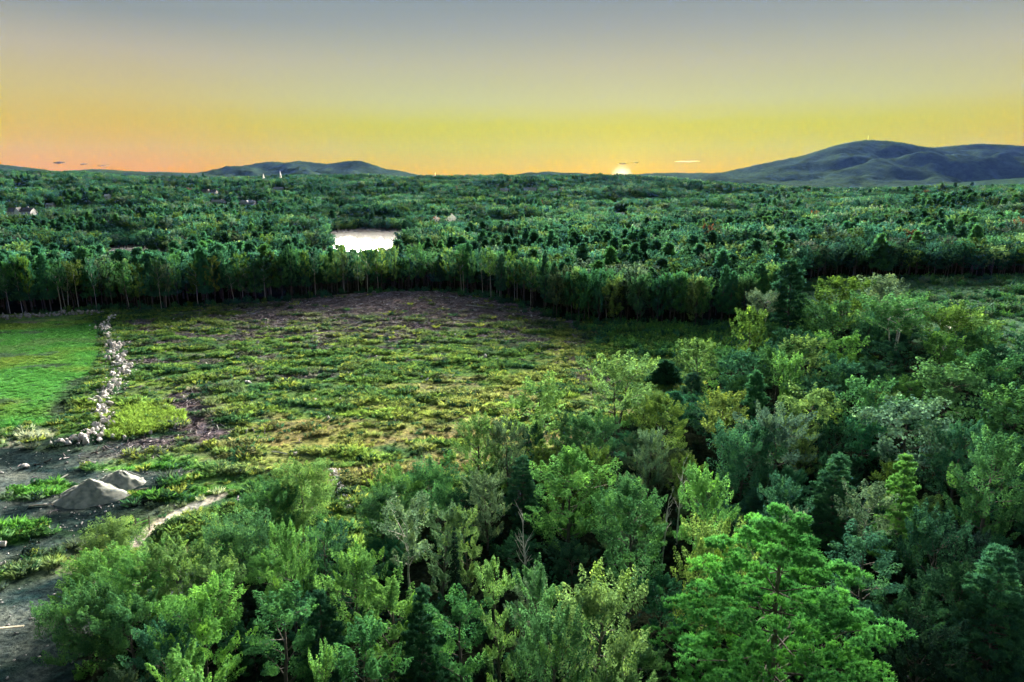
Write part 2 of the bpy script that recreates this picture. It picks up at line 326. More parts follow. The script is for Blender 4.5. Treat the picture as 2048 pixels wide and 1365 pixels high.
# ------------------------------------------------------------------ the setting
def axis(parts):
    out = []
    for a, b, st in parts: out.append(np.arange(a, b, st))
    return np.unique(np.concatenate(out))
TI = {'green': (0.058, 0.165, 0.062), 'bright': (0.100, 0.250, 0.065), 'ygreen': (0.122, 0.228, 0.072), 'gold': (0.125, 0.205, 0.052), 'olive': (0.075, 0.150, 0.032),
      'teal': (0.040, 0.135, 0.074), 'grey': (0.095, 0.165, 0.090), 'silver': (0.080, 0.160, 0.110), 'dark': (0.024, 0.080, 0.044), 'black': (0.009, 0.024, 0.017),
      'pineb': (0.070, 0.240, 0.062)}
def cover(x, y):
    """colour of the ground cover, and how weedy it is (0..1), at each point"""
    mixc = lambda a, b, t: a * (1 - t[..., None]) + np.array(b) * t[..., None]
    n1 = fbm(x / 16, y / 9, 21, 4); n2 = fbm(x / 5, y / 3, 31, 4); n3 = fbm(x / 30, y / 22, 41, 3); n4 = fbm(x / 2.2, y / 1.6, 51, 3)
    col = np.zeros(x.shape + (3,)) + np.array([0.070, 0.130, 0.046])
    col = mixc(col, (0.130, 0.200, 0.052), ss(0.45, 0.62, n1))
    col = mixc(col, (0.030, 0.085, 0.050), ss(0.52, 0.64, n2) * 0.8)
    col = mixc(col, (0.185, 0.18, 0.095), ss(0.56, 0.70, n3) * ss(0.44, 0.6, n2) * (1 - ss(150, 190, y)) * 0.9)
    weed = np.ones(x.shape)
    col = mixc(col, (0.165, 0.140, 0.080), ss(.47, .60, fbm(x / 13 + 7, y / 4, 23, 3)) * ss(92, 104, y) * (1 - ss(128, 146, y)) * ss(-56, -44, x) * .85)
    # slash-covered strip along the far trees
    band = ss(170, 268, y - 0.12 * np.abs(x + 35)) * ss(-130, -80, x) * (1 - ss(15, 40, x))
    deb = np.clip(band * 1.15 + (n2 - 0.5) * 1.6 + (n1 - 0.5) * 1.2, 0, 1) * (band > 0.02)
    spots = ss(0.60, 0.70, fbm(x / 9, y / 5, 61, 4)) * ss(130, 170, y) * (x < 30)
    spots = np.maximum(spots, ss(0.52, 0.66, fbm(x / 8, y / 5, 63, 3)) * ss(-100, -80, x) * (1 - ss(-60, -30, x)) * ss(140, 165, y) * 0.8)
    deb = np.maximum(deb, spots * 0.9)
    # a bare slash lane coming down from the wall towards the soil heaps
    lane = pdist(x, y, [(-60, 160), (-72, 148), (-67, 133), (-58, 121), (-70, 114)]) + ss(135, 160, y) * 4
    deb = np.maximum(deb, 1 - ss(1.5, 8.0, lane + (n2 - 0.5) * 16))
    dcol = np.array([0.075, 0.062, 0.082]) + (n4[..., None] - 0.42) * np.array([0.18, 0.15, 0.18])
    col = col * (1 - deb[..., None]) + np.clip(dcol, 0.02, 1) * deb[..., None]; weed *= 1 - deb
    # faint pale lane of dry grass across the middle
    dry = pdist(x, y, [(-40, 110), (-22, 126), (0, 150), (14, 176), (18, 215)])
    t = (1 - ss(2, 7, dry + (n2 - 0.5) * 8)) * 0.75
    col = mixc(col, (0.175, 0.20, 0.075), t)
    # sown field on the left, with thin and trodden places
    f = inside(x + (n2 - 0.5) * 5, y + (n1 - 0.5) * 5, FIELD).astype(float)
    fc = np.zeros(x.shape + (3,)) + np.array([0.062, 0.20, 0.05])
    fc = mixc(fc, (0.115, 0.195, 0.045), ss(0.45, 0.65, n3)); fc = mixc(fc, (0.10, 0.15, 0.08), ss(0.60, 0.74, n1) * 0.5)
    fc = mixc(fc, (0.06, 0.11, 0.07), ss(0.66, 0.76, fbm(x / 10, y / 5, 71, 3)))
    col = col * (1 - f[..., None]) + fc * f[..., None]; weed = weed * (1 - f)
    # worn edge of the field along the wall, dark soil
    edge = pdist(x, y, [(-104, 157), (-98, 142), (-91, 130)]) + 1.5
    col = mixc(col, (0.045, 0.065, 0.055), (1 - ss(1.5, 5.5, edge + (n2 - .5) * 6)) * 0.9)
    # raw soil of the lower left yard
    s = (1 - ss(108, 122, y + 0.10 * (x + 70) + (n1 - 0.5) * 22)) * np.maximum(1 - ss(-62, -38, x + (y - 90) * -0.5 + (n1 - .5) * 22), 1 - ss(70, 78, y + (n1 - .5) * 10))
    sc_ = np.array([0.040, 0.058, 0.064]) + (n1[..., None] - 0.5) * np.array([0.24, 0.27, 0.28]) + (n2[..., None] - .5) * np.array([0.14, 0.15, 0.16])
    col = col * (1 - s[..., None]) + np.clip(sc_, np.array([.010, .018, .022]), 1) * s[..., None]
    g = s * ss(0.50, 0.60, fbm(x / 14, y / 6, 81, 3)) * (y > 70)
    col = mixc(col, (0.07, 0.19, 0.040), g * 0.95); weed = weed * (1 - s) + g
    pl = (1 - ss(118, 128, y)) * ss(112, 116, y) * (x < -85)
    col = mixc(col, (0.26, 0.27, 0.24), pl * ss(.4, .6, n2))
    t = (1 - ss(0.6, 1.7, pdist(x, y, TRACK) + (n4 - .5) * 1.6))
    col = mixc(col, (0.36, 0.34, 0.33), t); weed *= 1 - t
    # forest floor
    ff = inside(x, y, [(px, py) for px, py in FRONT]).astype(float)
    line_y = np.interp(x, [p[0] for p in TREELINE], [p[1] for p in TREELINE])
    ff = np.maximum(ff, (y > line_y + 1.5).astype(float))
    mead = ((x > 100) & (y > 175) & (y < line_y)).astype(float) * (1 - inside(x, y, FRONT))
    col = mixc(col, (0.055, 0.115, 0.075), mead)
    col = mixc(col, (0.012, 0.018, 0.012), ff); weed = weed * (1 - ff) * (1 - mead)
    return col, weed, deb * (1 - f) * (1 - s) * (1 - ff)
def build_ground():
    xs = axis([(-14000, -2000, 1500), (-2000, -500, 75), (-500, -160, 8), (-160, -130, 1.6), (-130, 40, 0.85), (40, 130, 2.0), (130, 500, 8), (500, 2000, 75), (2000, 14001, 1500)])
    ys = axis([(-2000, -100, 300), (-100, 50, 8), (50, 130, 0.8), (130, 310, 1.3), (310, 900, 14), (900, 3000, 60), (3000, 14001, 1000)])
    X, Y = np.meshgrid(xs, ys); x = X.ravel(); y = Y.ravel()
    z = ground_z(x, y); nx, ny = len(xs), len(ys)
    i = np.arange(ny - 1)[:, None] * nx + np.arange(nx - 1)[None]; i = i.ravel()
    F = np.stack([i, i + 1, i + nx + 1, i + nx], 1)
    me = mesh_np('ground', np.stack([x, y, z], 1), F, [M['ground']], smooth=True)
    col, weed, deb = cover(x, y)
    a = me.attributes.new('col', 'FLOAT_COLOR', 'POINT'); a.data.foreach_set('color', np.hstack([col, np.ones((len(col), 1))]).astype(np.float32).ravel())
    tag(link('ground', me), 'cleared land of weeds, bare soil and sown grass ringed by woods', 'ground', kind='structure')
build_ground()
def poly_sheet(name, poly, z, mat, label, cat, sub=6):
    P = np.array(poly, float); n = len(P) * sub; pts, _ = along(list(map(tuple, P)) + [tuple(P[0])], n + 1); pts = pts[:-1]
    pts = pts + np.stack([fbm(pts[:, 0] / 20, pts[:, 1] / 20, 5, 2) - .5, fbm(pts[:, 0] / 20, pts[:, 1] / 20, 6, 2) - .5], 1) * 14
    bm = bmesh.new(); vs = [bm.verts.new((a, b, z)) for a, b in pts]; bm.faces.new(vs); bmesh.ops.triangulate(bm, faces=bm.faces[:])
    me = bpy.data.meshes.new(name); bm.to_mesh(me); bm.free(); me.materials.append(mat)
    return tag(link(name, me), label, cat, kind='structure')
poly_sheet('pond', POND_A, -12.0, M['water'], 'pale pond shining in the valley behind the tree row', 'pond')
poly_sheet('pond', POND_B, -12.0, M['water'], 'small sliver of pond at the left behind the tree row', 'pond')
def build_road():
    P, Ln = along(ROAD, 60); T = np.gradient(P, axis=0); T /= np.linalg.norm(T, axis=1)[:, None]; Nn = np.stack([-T[:, 1], T[:, 0]], 1)
    V = []
    for k in (-4.5, 4.5):
        q = P + Nn * k; V.append(np.stack([q[:, 0], q[:, 1], ground_z(q[:, 0], q[:, 1]) + 0.6], 1))
    V = np.vstack(V); i = np.arange(59); F = np.stack([i, i + 1, i + 61, i + 60], 1)
    tag(link('road', mesh_np('road', V, F, [M['asphalt']])), 'pale road winding through the right-hand woods', 'road', kind='structure')
build_road()
M['ridge'] = hill_mat('wooded_ridge', (0.014, 0.034, 0.020), (0.045, 0.090, 0.050), 0.03)
def ridge(name, crest, D, depth, label, seed, rough=1.0, back=0.7):
    """a wooded range: crest points (x, z) at distance D; slopes fall towards and away from the viewer's side"""
    cx = np.array([c[0] for c in crest], float); cz = np.array([c[1] for c in crest], float)
    nx = 520; x = np.linspace(cx[0], cx[-1], nx); zc = np.interp(x, cx, cz)
    k = np.hanning(15); k /= k.sum(); zc = np.convolve(np.pad(zc, 7, mode='edge'), k, 'valid')
    s = np.concatenate([np.linspace(-1, 0, 46), np.linspace(0.06, 1, 10)])
    Sx, X = np.meshgrid(s, x, indexing='ij'); ZC = np.tile(zc, (len(s), 1))
    Y = D + np.where(Sx < 0, Sx * depth, Sx * depth * back)
    fall = np.where(Sx < 0, (1 + Sx) ** 1.35, (1 - Sx) ** 1.2)
    span = (cx[-1] - cx[0])
    nz = (fbm(X / (D * 0.06), Y / (D * 0.08), seed, 4) - 0.5) * 1.0 * np.sin(np.clip(1 + Sx, 0, 1) * math.pi) ** 0.8 * ZC
    tree = (fbm(X / (D * 0.0035), Y / (D * 0.004), seed + 9, 2) - .5) * D * 0.0016 * rough
    Z = ZC * fall + nz + tree - 4
    n = len(s); i = (np.arange(n - 1)[:, None] * nx + np.arange(nx - 1)[None]).ravel()
    F = np.stack([i, i + 1, i + nx + 1, i + nx], 1)
    me = mesh_np(name, np.stack([X.ravel(), Y.ravel(), Z.ravel()], 1), F, [M['ridge' if D < 5000 else 'hill']], smooth=True)
    return tag(link(name, me), label, 'hills', kind='structure')
ridge('hills', [(-5635.0, 121.0), (-4700.0, 175.0), (-4141.0, 203.0), (-3776.0, 182.0), (-3667.0, 171.0), (-3559.0, 157.0), (-3341.0, 132.0), (-3229.0, 139.0), (-3117.0, 150.0), (-2988.0, 146.0), (-2860.0, 135.0), (-2676.0, 128.0), (-2528.0, 128.0), (-2345.0, 117.0), (-2125.0, 96.0), (-1723.0, 24.0)], 5200, 1700, 'left low dark blue range on the horizon', 7)
ridge('hills', [(-3761.0, 66.0), (-3482.0, 145.0), (-3208.0, 182.0), (-2934.0, 223.0), (-2715.0, 260.0), (-2580.0, 270.0), (-2419.0, 260.0), (-2283.0, 281.0), (-2149.0, 265.0), (-1989.0, 244.0), (-1798.0, 276.0), (-1664.0, 281.0), (-1557.0, 260.0), (-1371.0, 197.0), (-1210.0, 176.0), (-1076.0, 145.0), (-672.0, 87.0), (-239.0, 45.0)], 7600, 2200, 'paired pale lavender hills left of centre', 17)
ridge('hills', [(-1193.0, 56.0), (-608.0, 96.0), (-198.0, 130.0), (35.0, 141.0), (198.0, 170.0), (297.0, 164.0), (414.0, 181.0), (560.0, 164.0), (793.0, 158.0), (1056.0, 136.0), (1377.0, 130.0), (1728.0, 124.0), (2314.0, 90.0), (3136.0, 45.0)], 8200, 2200, 'faint low hills at the horizon under the setting sun', 27)
ridge('hills', [(548.0, 67.0), (889.0, 117.0), (1201.0, 134.0), (1514.0, 150.0), (1741.0, 161.0), (2026.0, 156.0), (2367.0, 161.0), (2591.0, 205.0), (2814.0, 255.0), (3037.0, 299.0), (3259.0, 342.0), (3479.0, 408.0), (3643.0, 457.0), (3808.0, 495.0), (4030.0, 522.0), (4201.0, 511.0), (4371.0, 500.0), (4546.0, 457.0), (4718.0, 435.0), (4941.0, 451.0), (5108.0, 468.0), (5276.0, 479.0), (5503.0, 468.0), (5779.0, 435.0), (6642.0, 408.0), (7809.0, 244.0), (8987.0, 78.0)], 8000, 3600, 'big rounded blue mountain rising at the right', 37)
ridge('hills', [(2028.0, -19.0), (2291.0, -12.0), (2486.0, 4.0), (2746.0, 33.0), (3005.0, 55.0), (3199.0, 71.0), (3355.0, 80.0), (3850.0, 96.0), (4833.0, 90.0)], 4600, 1300, 'low blue wooded ridge in front of the right mountain', 47)


# ------------------------------------------------------------------ plants: skeletons, leaf sprays
def tube(P, R, k=6):
    P = np.asarray(P, float); n = len(P); T = np.gradient(P, axis=0); T /= np.linalg.norm(T, axis=1)[:, None] + 1e-9
    a = np.where(np.abs(T[:, 2:3]) < 0.9, np.array([[0, 0, 1.0]]), np.array([[1.0, 0, 0]]))
    A = np.cross(T, a); A /= np.linalg.norm(A, axis=1)[:, None] + 1e-9; B = np.cross(T, A)
    th = np.arange(k) * 2 * math.pi / k
    V = (P[:, None] + np.asarray(R)[:, None, None] * (np.cos(th)[None, :, None] * A[:, None] + np.sin(th)[None, :, None] * B[:, None])).reshape(-1, 3)
    i = np.arange(n - 1)[:, None] * k; j = np.arange(k)[None]; j2 = (j + 1) % k
    F = np.stack([i + j, i + j2, i + k + j2, i + k + j], -1).reshape(-1, 4)
    return V, F
def unit(v): return v / (np.linalg.norm(v, axis=-1, keepdims=True) + 1e-9)
def leaves(P, Nn, size, r, aspect=0.7, v=None):
    n = len(P); a = unit(np.cross(Nn, r.normal(size=(n, 3)))); b = unit(np.cross(Nn, a))
    s = size * (0.65 + 0.7 * r.random((n, 1)))
    V = np.stack([P - a * s * .5, P + b * s * .5 * aspect - Nn * s * .08, P + a * s * .5 - Nn * s * .1, P - b * s * .5 * aspect - Nn * s * .08], 1).reshape(-1, 3)
    F = np.arange(n * 4).reshape(-1, 4)
    return V, F, v
def spray(cs, ds, Ls, Rs, n, size, r, up=0.6, shell=0.55, aspect=0.7, heart=None):
    """leaf sprays: elongated tufts starting at cs, pointing along ds"""
    m = len(cs); idx = np.repeat(np.arange(m), n); k = len(idx)
    t = r.random(k) ** 0.85; prof = np.sin(np.clip(t * 0.92 + 0.08, 0, 1) * math.pi) ** 0.6 * (1.15 - 0.45 * t)
    a = unit(np.cross(ds, r.normal(size=(m, 3)))); b = unit(np.cross(ds, a)); th = r.random(k) * 2 * math.pi
    q = (shell + (1 - shell) * r.random(k)) * prof * Rs[idx]
    rad = np.cos(th)[:, None] * a[idx] + np.sin(th)[:, None] * b[idx]
    P = cs[idx] + ds[idx] * (Ls[idx] * t)[:, None] + rad * q[:, None]
    if heart is None: Nn = unit(rad * 0.7 + ds[idx] * 0.35 + np.array([0, 0, up]) + r.normal(size=(k, 3)) * 0.45)
    else:                              # outer leaves turn their faces out of the crown
        o = (P - heart) * np.array([1, 1, 0.9]); Nn = unit(unit(o) * 0.75 + rad * 0.55 + ds[idx] * 0.15 + np.array([0, 0, up]) + r.normal(size=(k, 3)) * 0.38)
    cv = r.normal(0.42, 0.19, m); v = np.clip(cv[idx] + r.normal(0, 0.11, k) + 0.16 * (t - 0.5), 0, 1)
    return leaves(P, Nn, size, r, aspect, v)
def broadleaf(seed, H=12.0, R=4.0, base=0.28, limbs=15, subs=7, per=90, leaf=0.30, upright=0.7, open_=0.0, stems=1, shape=0.5, tr=None):
    """one broad-leaved tree; returns (wood V,F), (leaf V,F,v)"""
    r = np.random.default_rng(seed); W = []; cs, ds, Ls, Rs = [], [], [], []
    tr = tr or 0.018 * H
    for st in range(stems):
        lean = (r.normal(size=2) * 0.02 * H) if stems == 1 else (np.array([math.cos(st * 2.4), math.sin(st * 2.4)]) * R * 0.26)
        zs = np.linspace(0, 0.9 * H, 9); tt = zs / (0.9 * H)
        P = np.stack([lean[0] * tt ** 1.2 + np.cumsum(r.normal(0, 0.012 * H, 9)) * tt, lean[1] * tt ** 1.2 + np.cumsum(r.normal(0, 0.012 * H, 9)) * tt, zs], 1)
        W.append(tube(P, tr / stems ** 0.4 * (1 - 0.85 * tt) + 0.012, 6))
        nl = limbs // stems
        for i in range(nl):
            f = base + (0.95 - base) * (i + r.random()) / nl
            p0 = np.array([np.interp(f * H, zs, P[:, k]) for k in range(3)])
            az = i * 2.39996 + r.normal(0, 0.35) + st; g = (f - base) / (1 - base)
            wid = R * (np.sin(np.clip(0.16 + g * (0.78 if shape < .6 else 0.62), 0, 1) * math.pi) ** 0.75) * (0.75 + 0.4 * r.random())
            if g > 0.86: wid *= 0.5
            rise = (0.10 + 0.30 * upright + 0.35 * g) * wid + 0.04 * H
            end = p0 + np.array([math.cos(az) * wid, math.sin(az) * wid, min(rise, H * 1.0 - p0[2])])
            mid = (p0 + end) / 2 + np.array([0, 0, 0.07 * wid]) + r.normal(0, 0.05 * wid, 3)
            LP = np.stack([p0, mid, end]); lr = max(0.03, tr * 0.45 * (1 - 0.7 * g))
            W.append(tube(LP, [lr, lr * .6, 0.012], 4))
            ns = max(3, int(subs * (0.6 + 0.6 * r.random()) * (1 - 0.3 * open_)))
            for j in range(ns):
                t = 0.35 + 0.65 * (j + 0.5 * r.random()) / ns
                q = p0 * (1 - t) ** 2 + 2 * mid * t * (1 - t) + end * t * t
                out = np.array([math.cos(az), math.sin(az), 0])
                d = unit(out * (0.8 - 0.4 * upright) + np.array([0, 0, 0.35 + upright]) + r.normal(0, 0.42, 3))
                ln = (0.10 + 0.10 * r.random()) * R * (1.35 - 0.4 * t) + 0.25
                side = unit(np.cross(out, [0, 0, 1.0])) * r.normal(0, 0.16 * R)
                q = q + side
                cs.append(q); ds.append(d); Ls.append(ln * 2.2); Rs.append(ln * (0.50 + 0.26 * r.random()) * (1.25 - 0.5 * upright))
                if j % 2 == 0: W.append(tube(np.stack([q - side * .8 - d * .2, q, q + d * ln * 1.3]), [0.03, 0.02, 0.008], 3))
        d = np.array([0, 0, 1.0])
        for k in range(3):
            cs.append(P[-1] + r.normal(0, 0.05 * R, 3) - d * 0.06 * H * k); ds.append(unit(d + r.normal(0, .2, 3))); Ls.append(0.11 * H); Rs.append(0.10 * R + 0.2)
    wv = cat_mesh([(a, b, np.zeros(len(b)), 0) for a, b in W])
    lv = spray(np.array(cs), np.array(ds), np.array(Ls), np.array(Rs), per, leaf, r, up=0.12, heart=np.array([0, 0, H * (base + (1 - base) * .42)]))
    return wv, lv
def pine(seed, H=20.0, R=6.0, base=0.18, whorls=13, per=7, tufts=9, needles=22, nl=0.42, nw=0.035, sparse=0.0, tiers=0.0):
    """white pine: flat plumes of needle tufts on tiers of spreading limbs"""
    r = np.random.default_rng(seed); W = []; cs, ds, pc, pv = [], [], [], []
    zs = np.linspace(0, H * 0.98, 10); tt = zs / H
    P = np.stack([np.cumsum(r.normal(0, 0.006 * H, 10)) * tt, np.cumsum(r.normal(0, 0.006 * H, 10)) * tt, zs], 1)
    W.append(tube(P, 0.018 * H * (1 - 0.9 * tt) + 0.02, 7))
    for w in range(whorls):
        f = base + (0.97 - base) * (w / (whorls - 1)) ** 0.92; g = (f - base) / (1 - base)
        L0 = R * ((1 - g) ** 0.66 * (0.9 + 0.1 * math.sin(min(1, g * 4) * 1.57))) + 0.05 * R
        npw = max(3, int(per * (1 - 0.35 * g)))
        for i in range(npw):
            az = w * 1.13 + i * 2 * math.pi / npw + r.normal(0, 0.22); L = L0 * (0.55 + 0.65 * r.random())
            if r.random() < sparse: continue
            p0 = np.array([np.interp(f * H, zs, P[:, k]) for k in range(3)]); o = np.array([math.cos(az), math.sin(az), 0]); s = np.array([-o[1], o[0], 0])
            lift = (0.06 + 0.42 * g) * L; end = p0 + o * L + np.array([0, 0, lift]); mid = (p0 + end) / 2 + np.array([0, 0, -0.05 * L])
            W.append(tube(np.stack([p0, mid, end]), [0.008 * H * (1.1 - g), 0.005 * H * (1.1 - g), 0.012], 4))
            npad = 2 if L < .35 * R else 4 if L < .7 * R else 6
            for pd in range(npad):
                t0 = (0.45 + 0.55 * (pd + 1) / npad) if npad > 1 else 1; sd = (0 if pd == npad - 1 else (1 if pd % 2 else -1)) * L * 0.24 * (1.25 - t0) * (0.7 + .7 * r.random()) * 1.6
                c0 = p0 * (1 - t0) ** 2 + 2 * mid * t0 * (1 - t0) + end * t0 * t0 + s * sd + np.array([0, 0, r.normal(0, .02 * L)])
                pr = (0.07 + 0.05 * r.random()) * R * (0.75 + .5 * (1 - g)); nt = max(4, int(tufts * (0.7 + .6 * r.random()))); pad_v = r.normal(.45, .17)
                for j in range(nt):
                    th = r.random() * 6.283; rr = math.sqrt(r.random()) * pr
                    q = c0 + (o * math.cos(th) * 1.35 + s * math.sin(th)) * rr + np.array([0, 0, (pr - rr) * .75 * r.random() ** .5])
                    cs.append(q); pv.append(pad_v); pc.append(c0 - np.array([0, 0, .35 * pr])); ds.append(unit(o * 0.45 + np.array([0, 0, 0.8]) + r.normal(0, 0.3, 3)))
    for k in range(10):
        cs.append(P[-1] - np.array([0, 0, k * 0.02 * H]) + r.normal(0, 0.03 * R, 3)); pv.append(.55); pc.append(P[-1] - np.array([0, 0, .1 * H])); ds.append(unit(np.array([0, 0, 1.0]) + r.normal(0, .25, 3)))
    cs = np.array(cs); ds = np.array(ds); m = len(cs); idx = np.repeat(np.arange(m), needles); k = len(idx)
    dirn = unit(ds[idx] * 0.55 + r.normal(size=(k, 3)) * 0.75); p = cs[idx] + r.normal(0, nl * 0.18, (k, 3))
    tip = p + dirn * (nl * (0.7 + 0.6 * r.random(k)))[:, None]; wv = unit(np.cross(dirn, unit(p - np.array(pc)[idx]) + r.normal(size=(k, 3)) * .35)) * nw * (0.7 + .6 * r.random(k))[:, None]
    V = np.stack([p - wv * 1.0, p + wv * 1.0, tip + wv * .6, tip - wv * .6], 1).reshape(-1, 3); F = np.arange(k * 4).reshape(-1, 4)
    cv = np.array(pv) + r.normal(0, .06, m); v = np.clip(cv[idx] + r.normal(0, .1, k), 0, 1)
    return cat_mesh([(a, b, np.zeros(len(b)), 0) for a, b in W]), (V, F, v)
def spruce(seed, H=12.0, R=2.0, tiers=26, per=9, needles=40, nl=0.34, nw=0.05, droop=0.28, rounded=False):
    r = np.random.default_rng(seed); W = [tube(np.stack([[0, 0, 0], [0, 0, H * .5], [0, 0, H * 0.99]]), [0.016 * H, 0.009 * H, 0.01], 6)]; P, D, V_ = [], [], []
    for w in range(tiers):
        g = w / (tiers - 1); z = H * (0.05 + 0.93 * g); L0 = R * ((1 - g) ** (0.8 if not rounded else 0.45)) + 0.12
        for i in range(per):
            az = w * 0.9 + i * 2 * math.pi / per + r.normal(0, .2); L = L0 * (0.72 + 0.45 * r.random())
            o = np.array([math.cos(az), math.sin(az), 0]); s = np.array([-o[1], o[0], 0]); n = max(6, int(needles * L / R))
            t = r.random(n) ** 0.6; q = np.array([0, 0, z]) + o * (t * L)[:, None] + np.array([0, 0, 1.0]) * ((-droop * t + 0.16 * t ** 2) * L)[:, None] + s * (r.normal(0, 0.14, n) * L * (1.1 - t * .6))[:, None]
            P.append(q); D.append(np.tile(o * 0.8 + np.array([0, 0, -0.1]), (n, 1))); V_.append(np.full(n, r.normal(.42, .13)))
            if i % 2 == 0: W.append(tube(np.stack([[0, 0, z], np.array([0, 0, z - droop * .5 * L]) + o * L * .9]), [0.03, 0.01], 3))
    P = np.vstack(P); D = np.vstack(D); k = len(P); d = unit(D + r.normal(size=(k, 3)) * 0.5); wv = unit(np.cross(d, r.normal(size=(k, 3)))) * nw
    ln = nl * (0.6 + .8 * r.random((k, 1)))
    V = np.stack([P - wv, P + wv, P + d * ln + wv * .5, P + d * ln - wv * .5], 1).reshape(-1, 3)
    v = np.clip(np.concatenate(V_) + r.normal(0, .1, k), 0, 1)
    return cat_mesh([(a, b, np.zeros(len(b)), 0) for a, b in W]), (V, np.arange(k * 4).reshape(-1, 4), v)
def dead(seed, H=9.0, R=1.2):
    r = np.random.default_rng(seed); W = []
    zs = np.linspace(0, H, 8); P = np.stack([zs * 0.10 + np.cumsum(r.normal(0, .05, 8)), np.cumsum(r.normal(0, .05, 8)), zs], 1); W.append(tube(P, 0.17 * (1 - .85 * zs / H) + .02, 6))
    for i in range(16):
        f = 0.45 + 0.55 * r.random(); p = np.array([np.interp(f * H, zs, P[:, k]) for k in range(3)]); az = r.random() * 6.28
        e = p + np.array([math.cos(az), math.sin(az), 0.9 + r.random()]) * R * (0.5 + .7 * r.random()); m = (p + e) / 2 + r.normal(0, .12, 3); m[2] -= .1
        W.append(tube(np.stack([p, m, e]), [0.05, 0.035, 0.01], 4))
        for k in range(2): W.append(tube(np.stack([m, m + (e - p) * .4 + r.normal(0, .25, 3)]), [0.025, 0.008], 3))
    return cat_mesh([(a, b, np.zeros(len(b)), 0) for a, b in W])
def wood_mesh(name, w, mat): return mesh_np(name, w[0], w[1], [mat], smooth=True)
def leaf_mesh(name, l, mat): return mesh_np(name, l[0], l[1], [mat], fattr=l[2])
class Kind:                      # one built tree: nominal height, radius, trunk mesh, crown mesh
    def __init__(s, H, R, w, l, bark, leafm):
        s.H, s.R = H, R; s.trunk = wood_mesh('trunk', w, bark); s.crown = leaf_mesh('crown', l, leafm) if l is not None else None
def K_broad(seed, bark='bark', **k): 
    w, l = broadleaf(seed, **k); return Kind(k.get('H', 12.0), k.get('R', 4.0), w, l, M[bark], M['leaf'])
near_b = [K_broad(100 + i, H=12, R=4.0, base=b * .45, limbs=lm + 2, subs=sb, per=int(pr * 1.6), leaf=0.205, upright=u, shape=sh) for i, (b, lm, sb, pr, u, sh) in enumerate([
    (.12, 20, 8, 85, .8, .5), (.15, 22, 8, 80, .65, .5), (.12, 20, 7, 90, .95, .7), (.2, 18, 8, 85, .85, .5), (.1, 22, 7, 85, 1.0, .5), (.15, 20, 8, 85, .75, .7), (.12, 20, 8, 80, .7, .7)])]
near_w = [K_broad(140 + i, H=9, R=5.0, base=.05, limbs=26, subs=9, per=125, leaf=0.21, upright=u, shape=.5) for i, u in enumerate([.9, .4, .65, .2])]
near_s = [K_broad(160 + i, H=13, R=2.4, base=.06, limbs=20, subs=6, per=120, leaf=0.19, upright=u, shape=.6) for i, u in enumerate([.9, .6, .3])]
mid_b = [K_broad(200 + i, H=13, R=4.8, base=b, limbs=18, subs=7, per=44, leaf=0.44, upright=u, shape=sh) for i, (b, u, sh) in enumerate([(.15, .6, .5), (.2, .3, .5), (.15, .9, .7), (.25, .4, .7), (.12, .2, .5)])]
birches = [K_broad(230, 'birch', H=13, R=3.4, base=.42, limbs=16, subs=6, per=70, leaf=0.26, upright=.5, open_=.4, tr=.17),
           K_broad(231, 'birch', H=15, R=6.0, base=.55, limbs=21, subs=7, per=60, leaf=0.36, upright=.5, stems=3, open_=.3, tr=.3),
           K_broad(232, 'bark', H=15, R=6.0, base=.30, limbs=18, subs=7, per=64, leaf=0.36, upright=.8, stems=2, open_=.5, tr=.3)]
row_b = [K_broad(260 + i, bk, H=18, R=3.8, base=b, limbs=14, subs=6, per=34, leaf=0.46, upright=u, shape=sh, tr=.14) for i, (bk, b, u, sh) in enumerate([
    ('birch', .46, .5, .5), ('bark', .34, .3, .5), ('bark', .28, .7, .5), ('birch', .50, .4, .7), ('bark', .24, .5, .7), ('birch', .40, .8, .5)])]
def K_pine(seed, leafm='needle', **k):
    w, l = pine(seed, **k); return Kind(k['H'], k['R'], w, l, M['bark'], M[leafm])
big_pine = K_pine(300, H=21, R=9.8, base=.10, whorls=11, per=9, tufts=24, needles=30, nl=.24, nw=.026)
pines = [K_pine(301, H=14, R=3.4, base=.12, whorls=15, per=8, tufts=9, needles=20, nl=.26, nw=.024), K_pine(302, H=14, R=3.0, base=.1, whorls=17, per=8, tufts=8, needles=20, nl=.25, nw=.024)]
row_p = [K_pine(303, H=21, R=5.2, base=.25, whorls=14, per=6, tufts=5, needles=9, nl=.8, nw=.09, sparse=.1)]
_w, _l = spruce(310, H=12, R=1.6); spr = Kind(12, 1.6, _w, _l, M['bark'], M['needle'])
_w, _l = spruce(311, H=6, R=4.0, tiers=18, per=13, needles=70, nl=.5, nw=.09, droop=.1, rounded=True); spr_r = Kind(6, 4.0, _w, _l, M['bark'], M['needle'])
deads = [Kind(9, 1.2, dead(320 + i), None, M['dead'], None) for i in range(2)]

def plant(name, kd, x, y, h, r, tint, label, cat, group, rz=None, jit=0.12):
    o = empty(name, (x, y, gz(x, y) - 0.15), random.random() * 6.283 if rz is None else rz, (r / kd.R, r / kd.R, h / kd.H))
    link('trunk', kd.trunk, o)
    if kd.crown is not None:
        c = link('crown', kd.crown, o); j = [1 + random.uniform(-jit, jit) for _ in range(3)]
        c.color = (*[a * b for a, b in zip(TI[tint], j)], 1)
    return tag(o, label, cat, group)
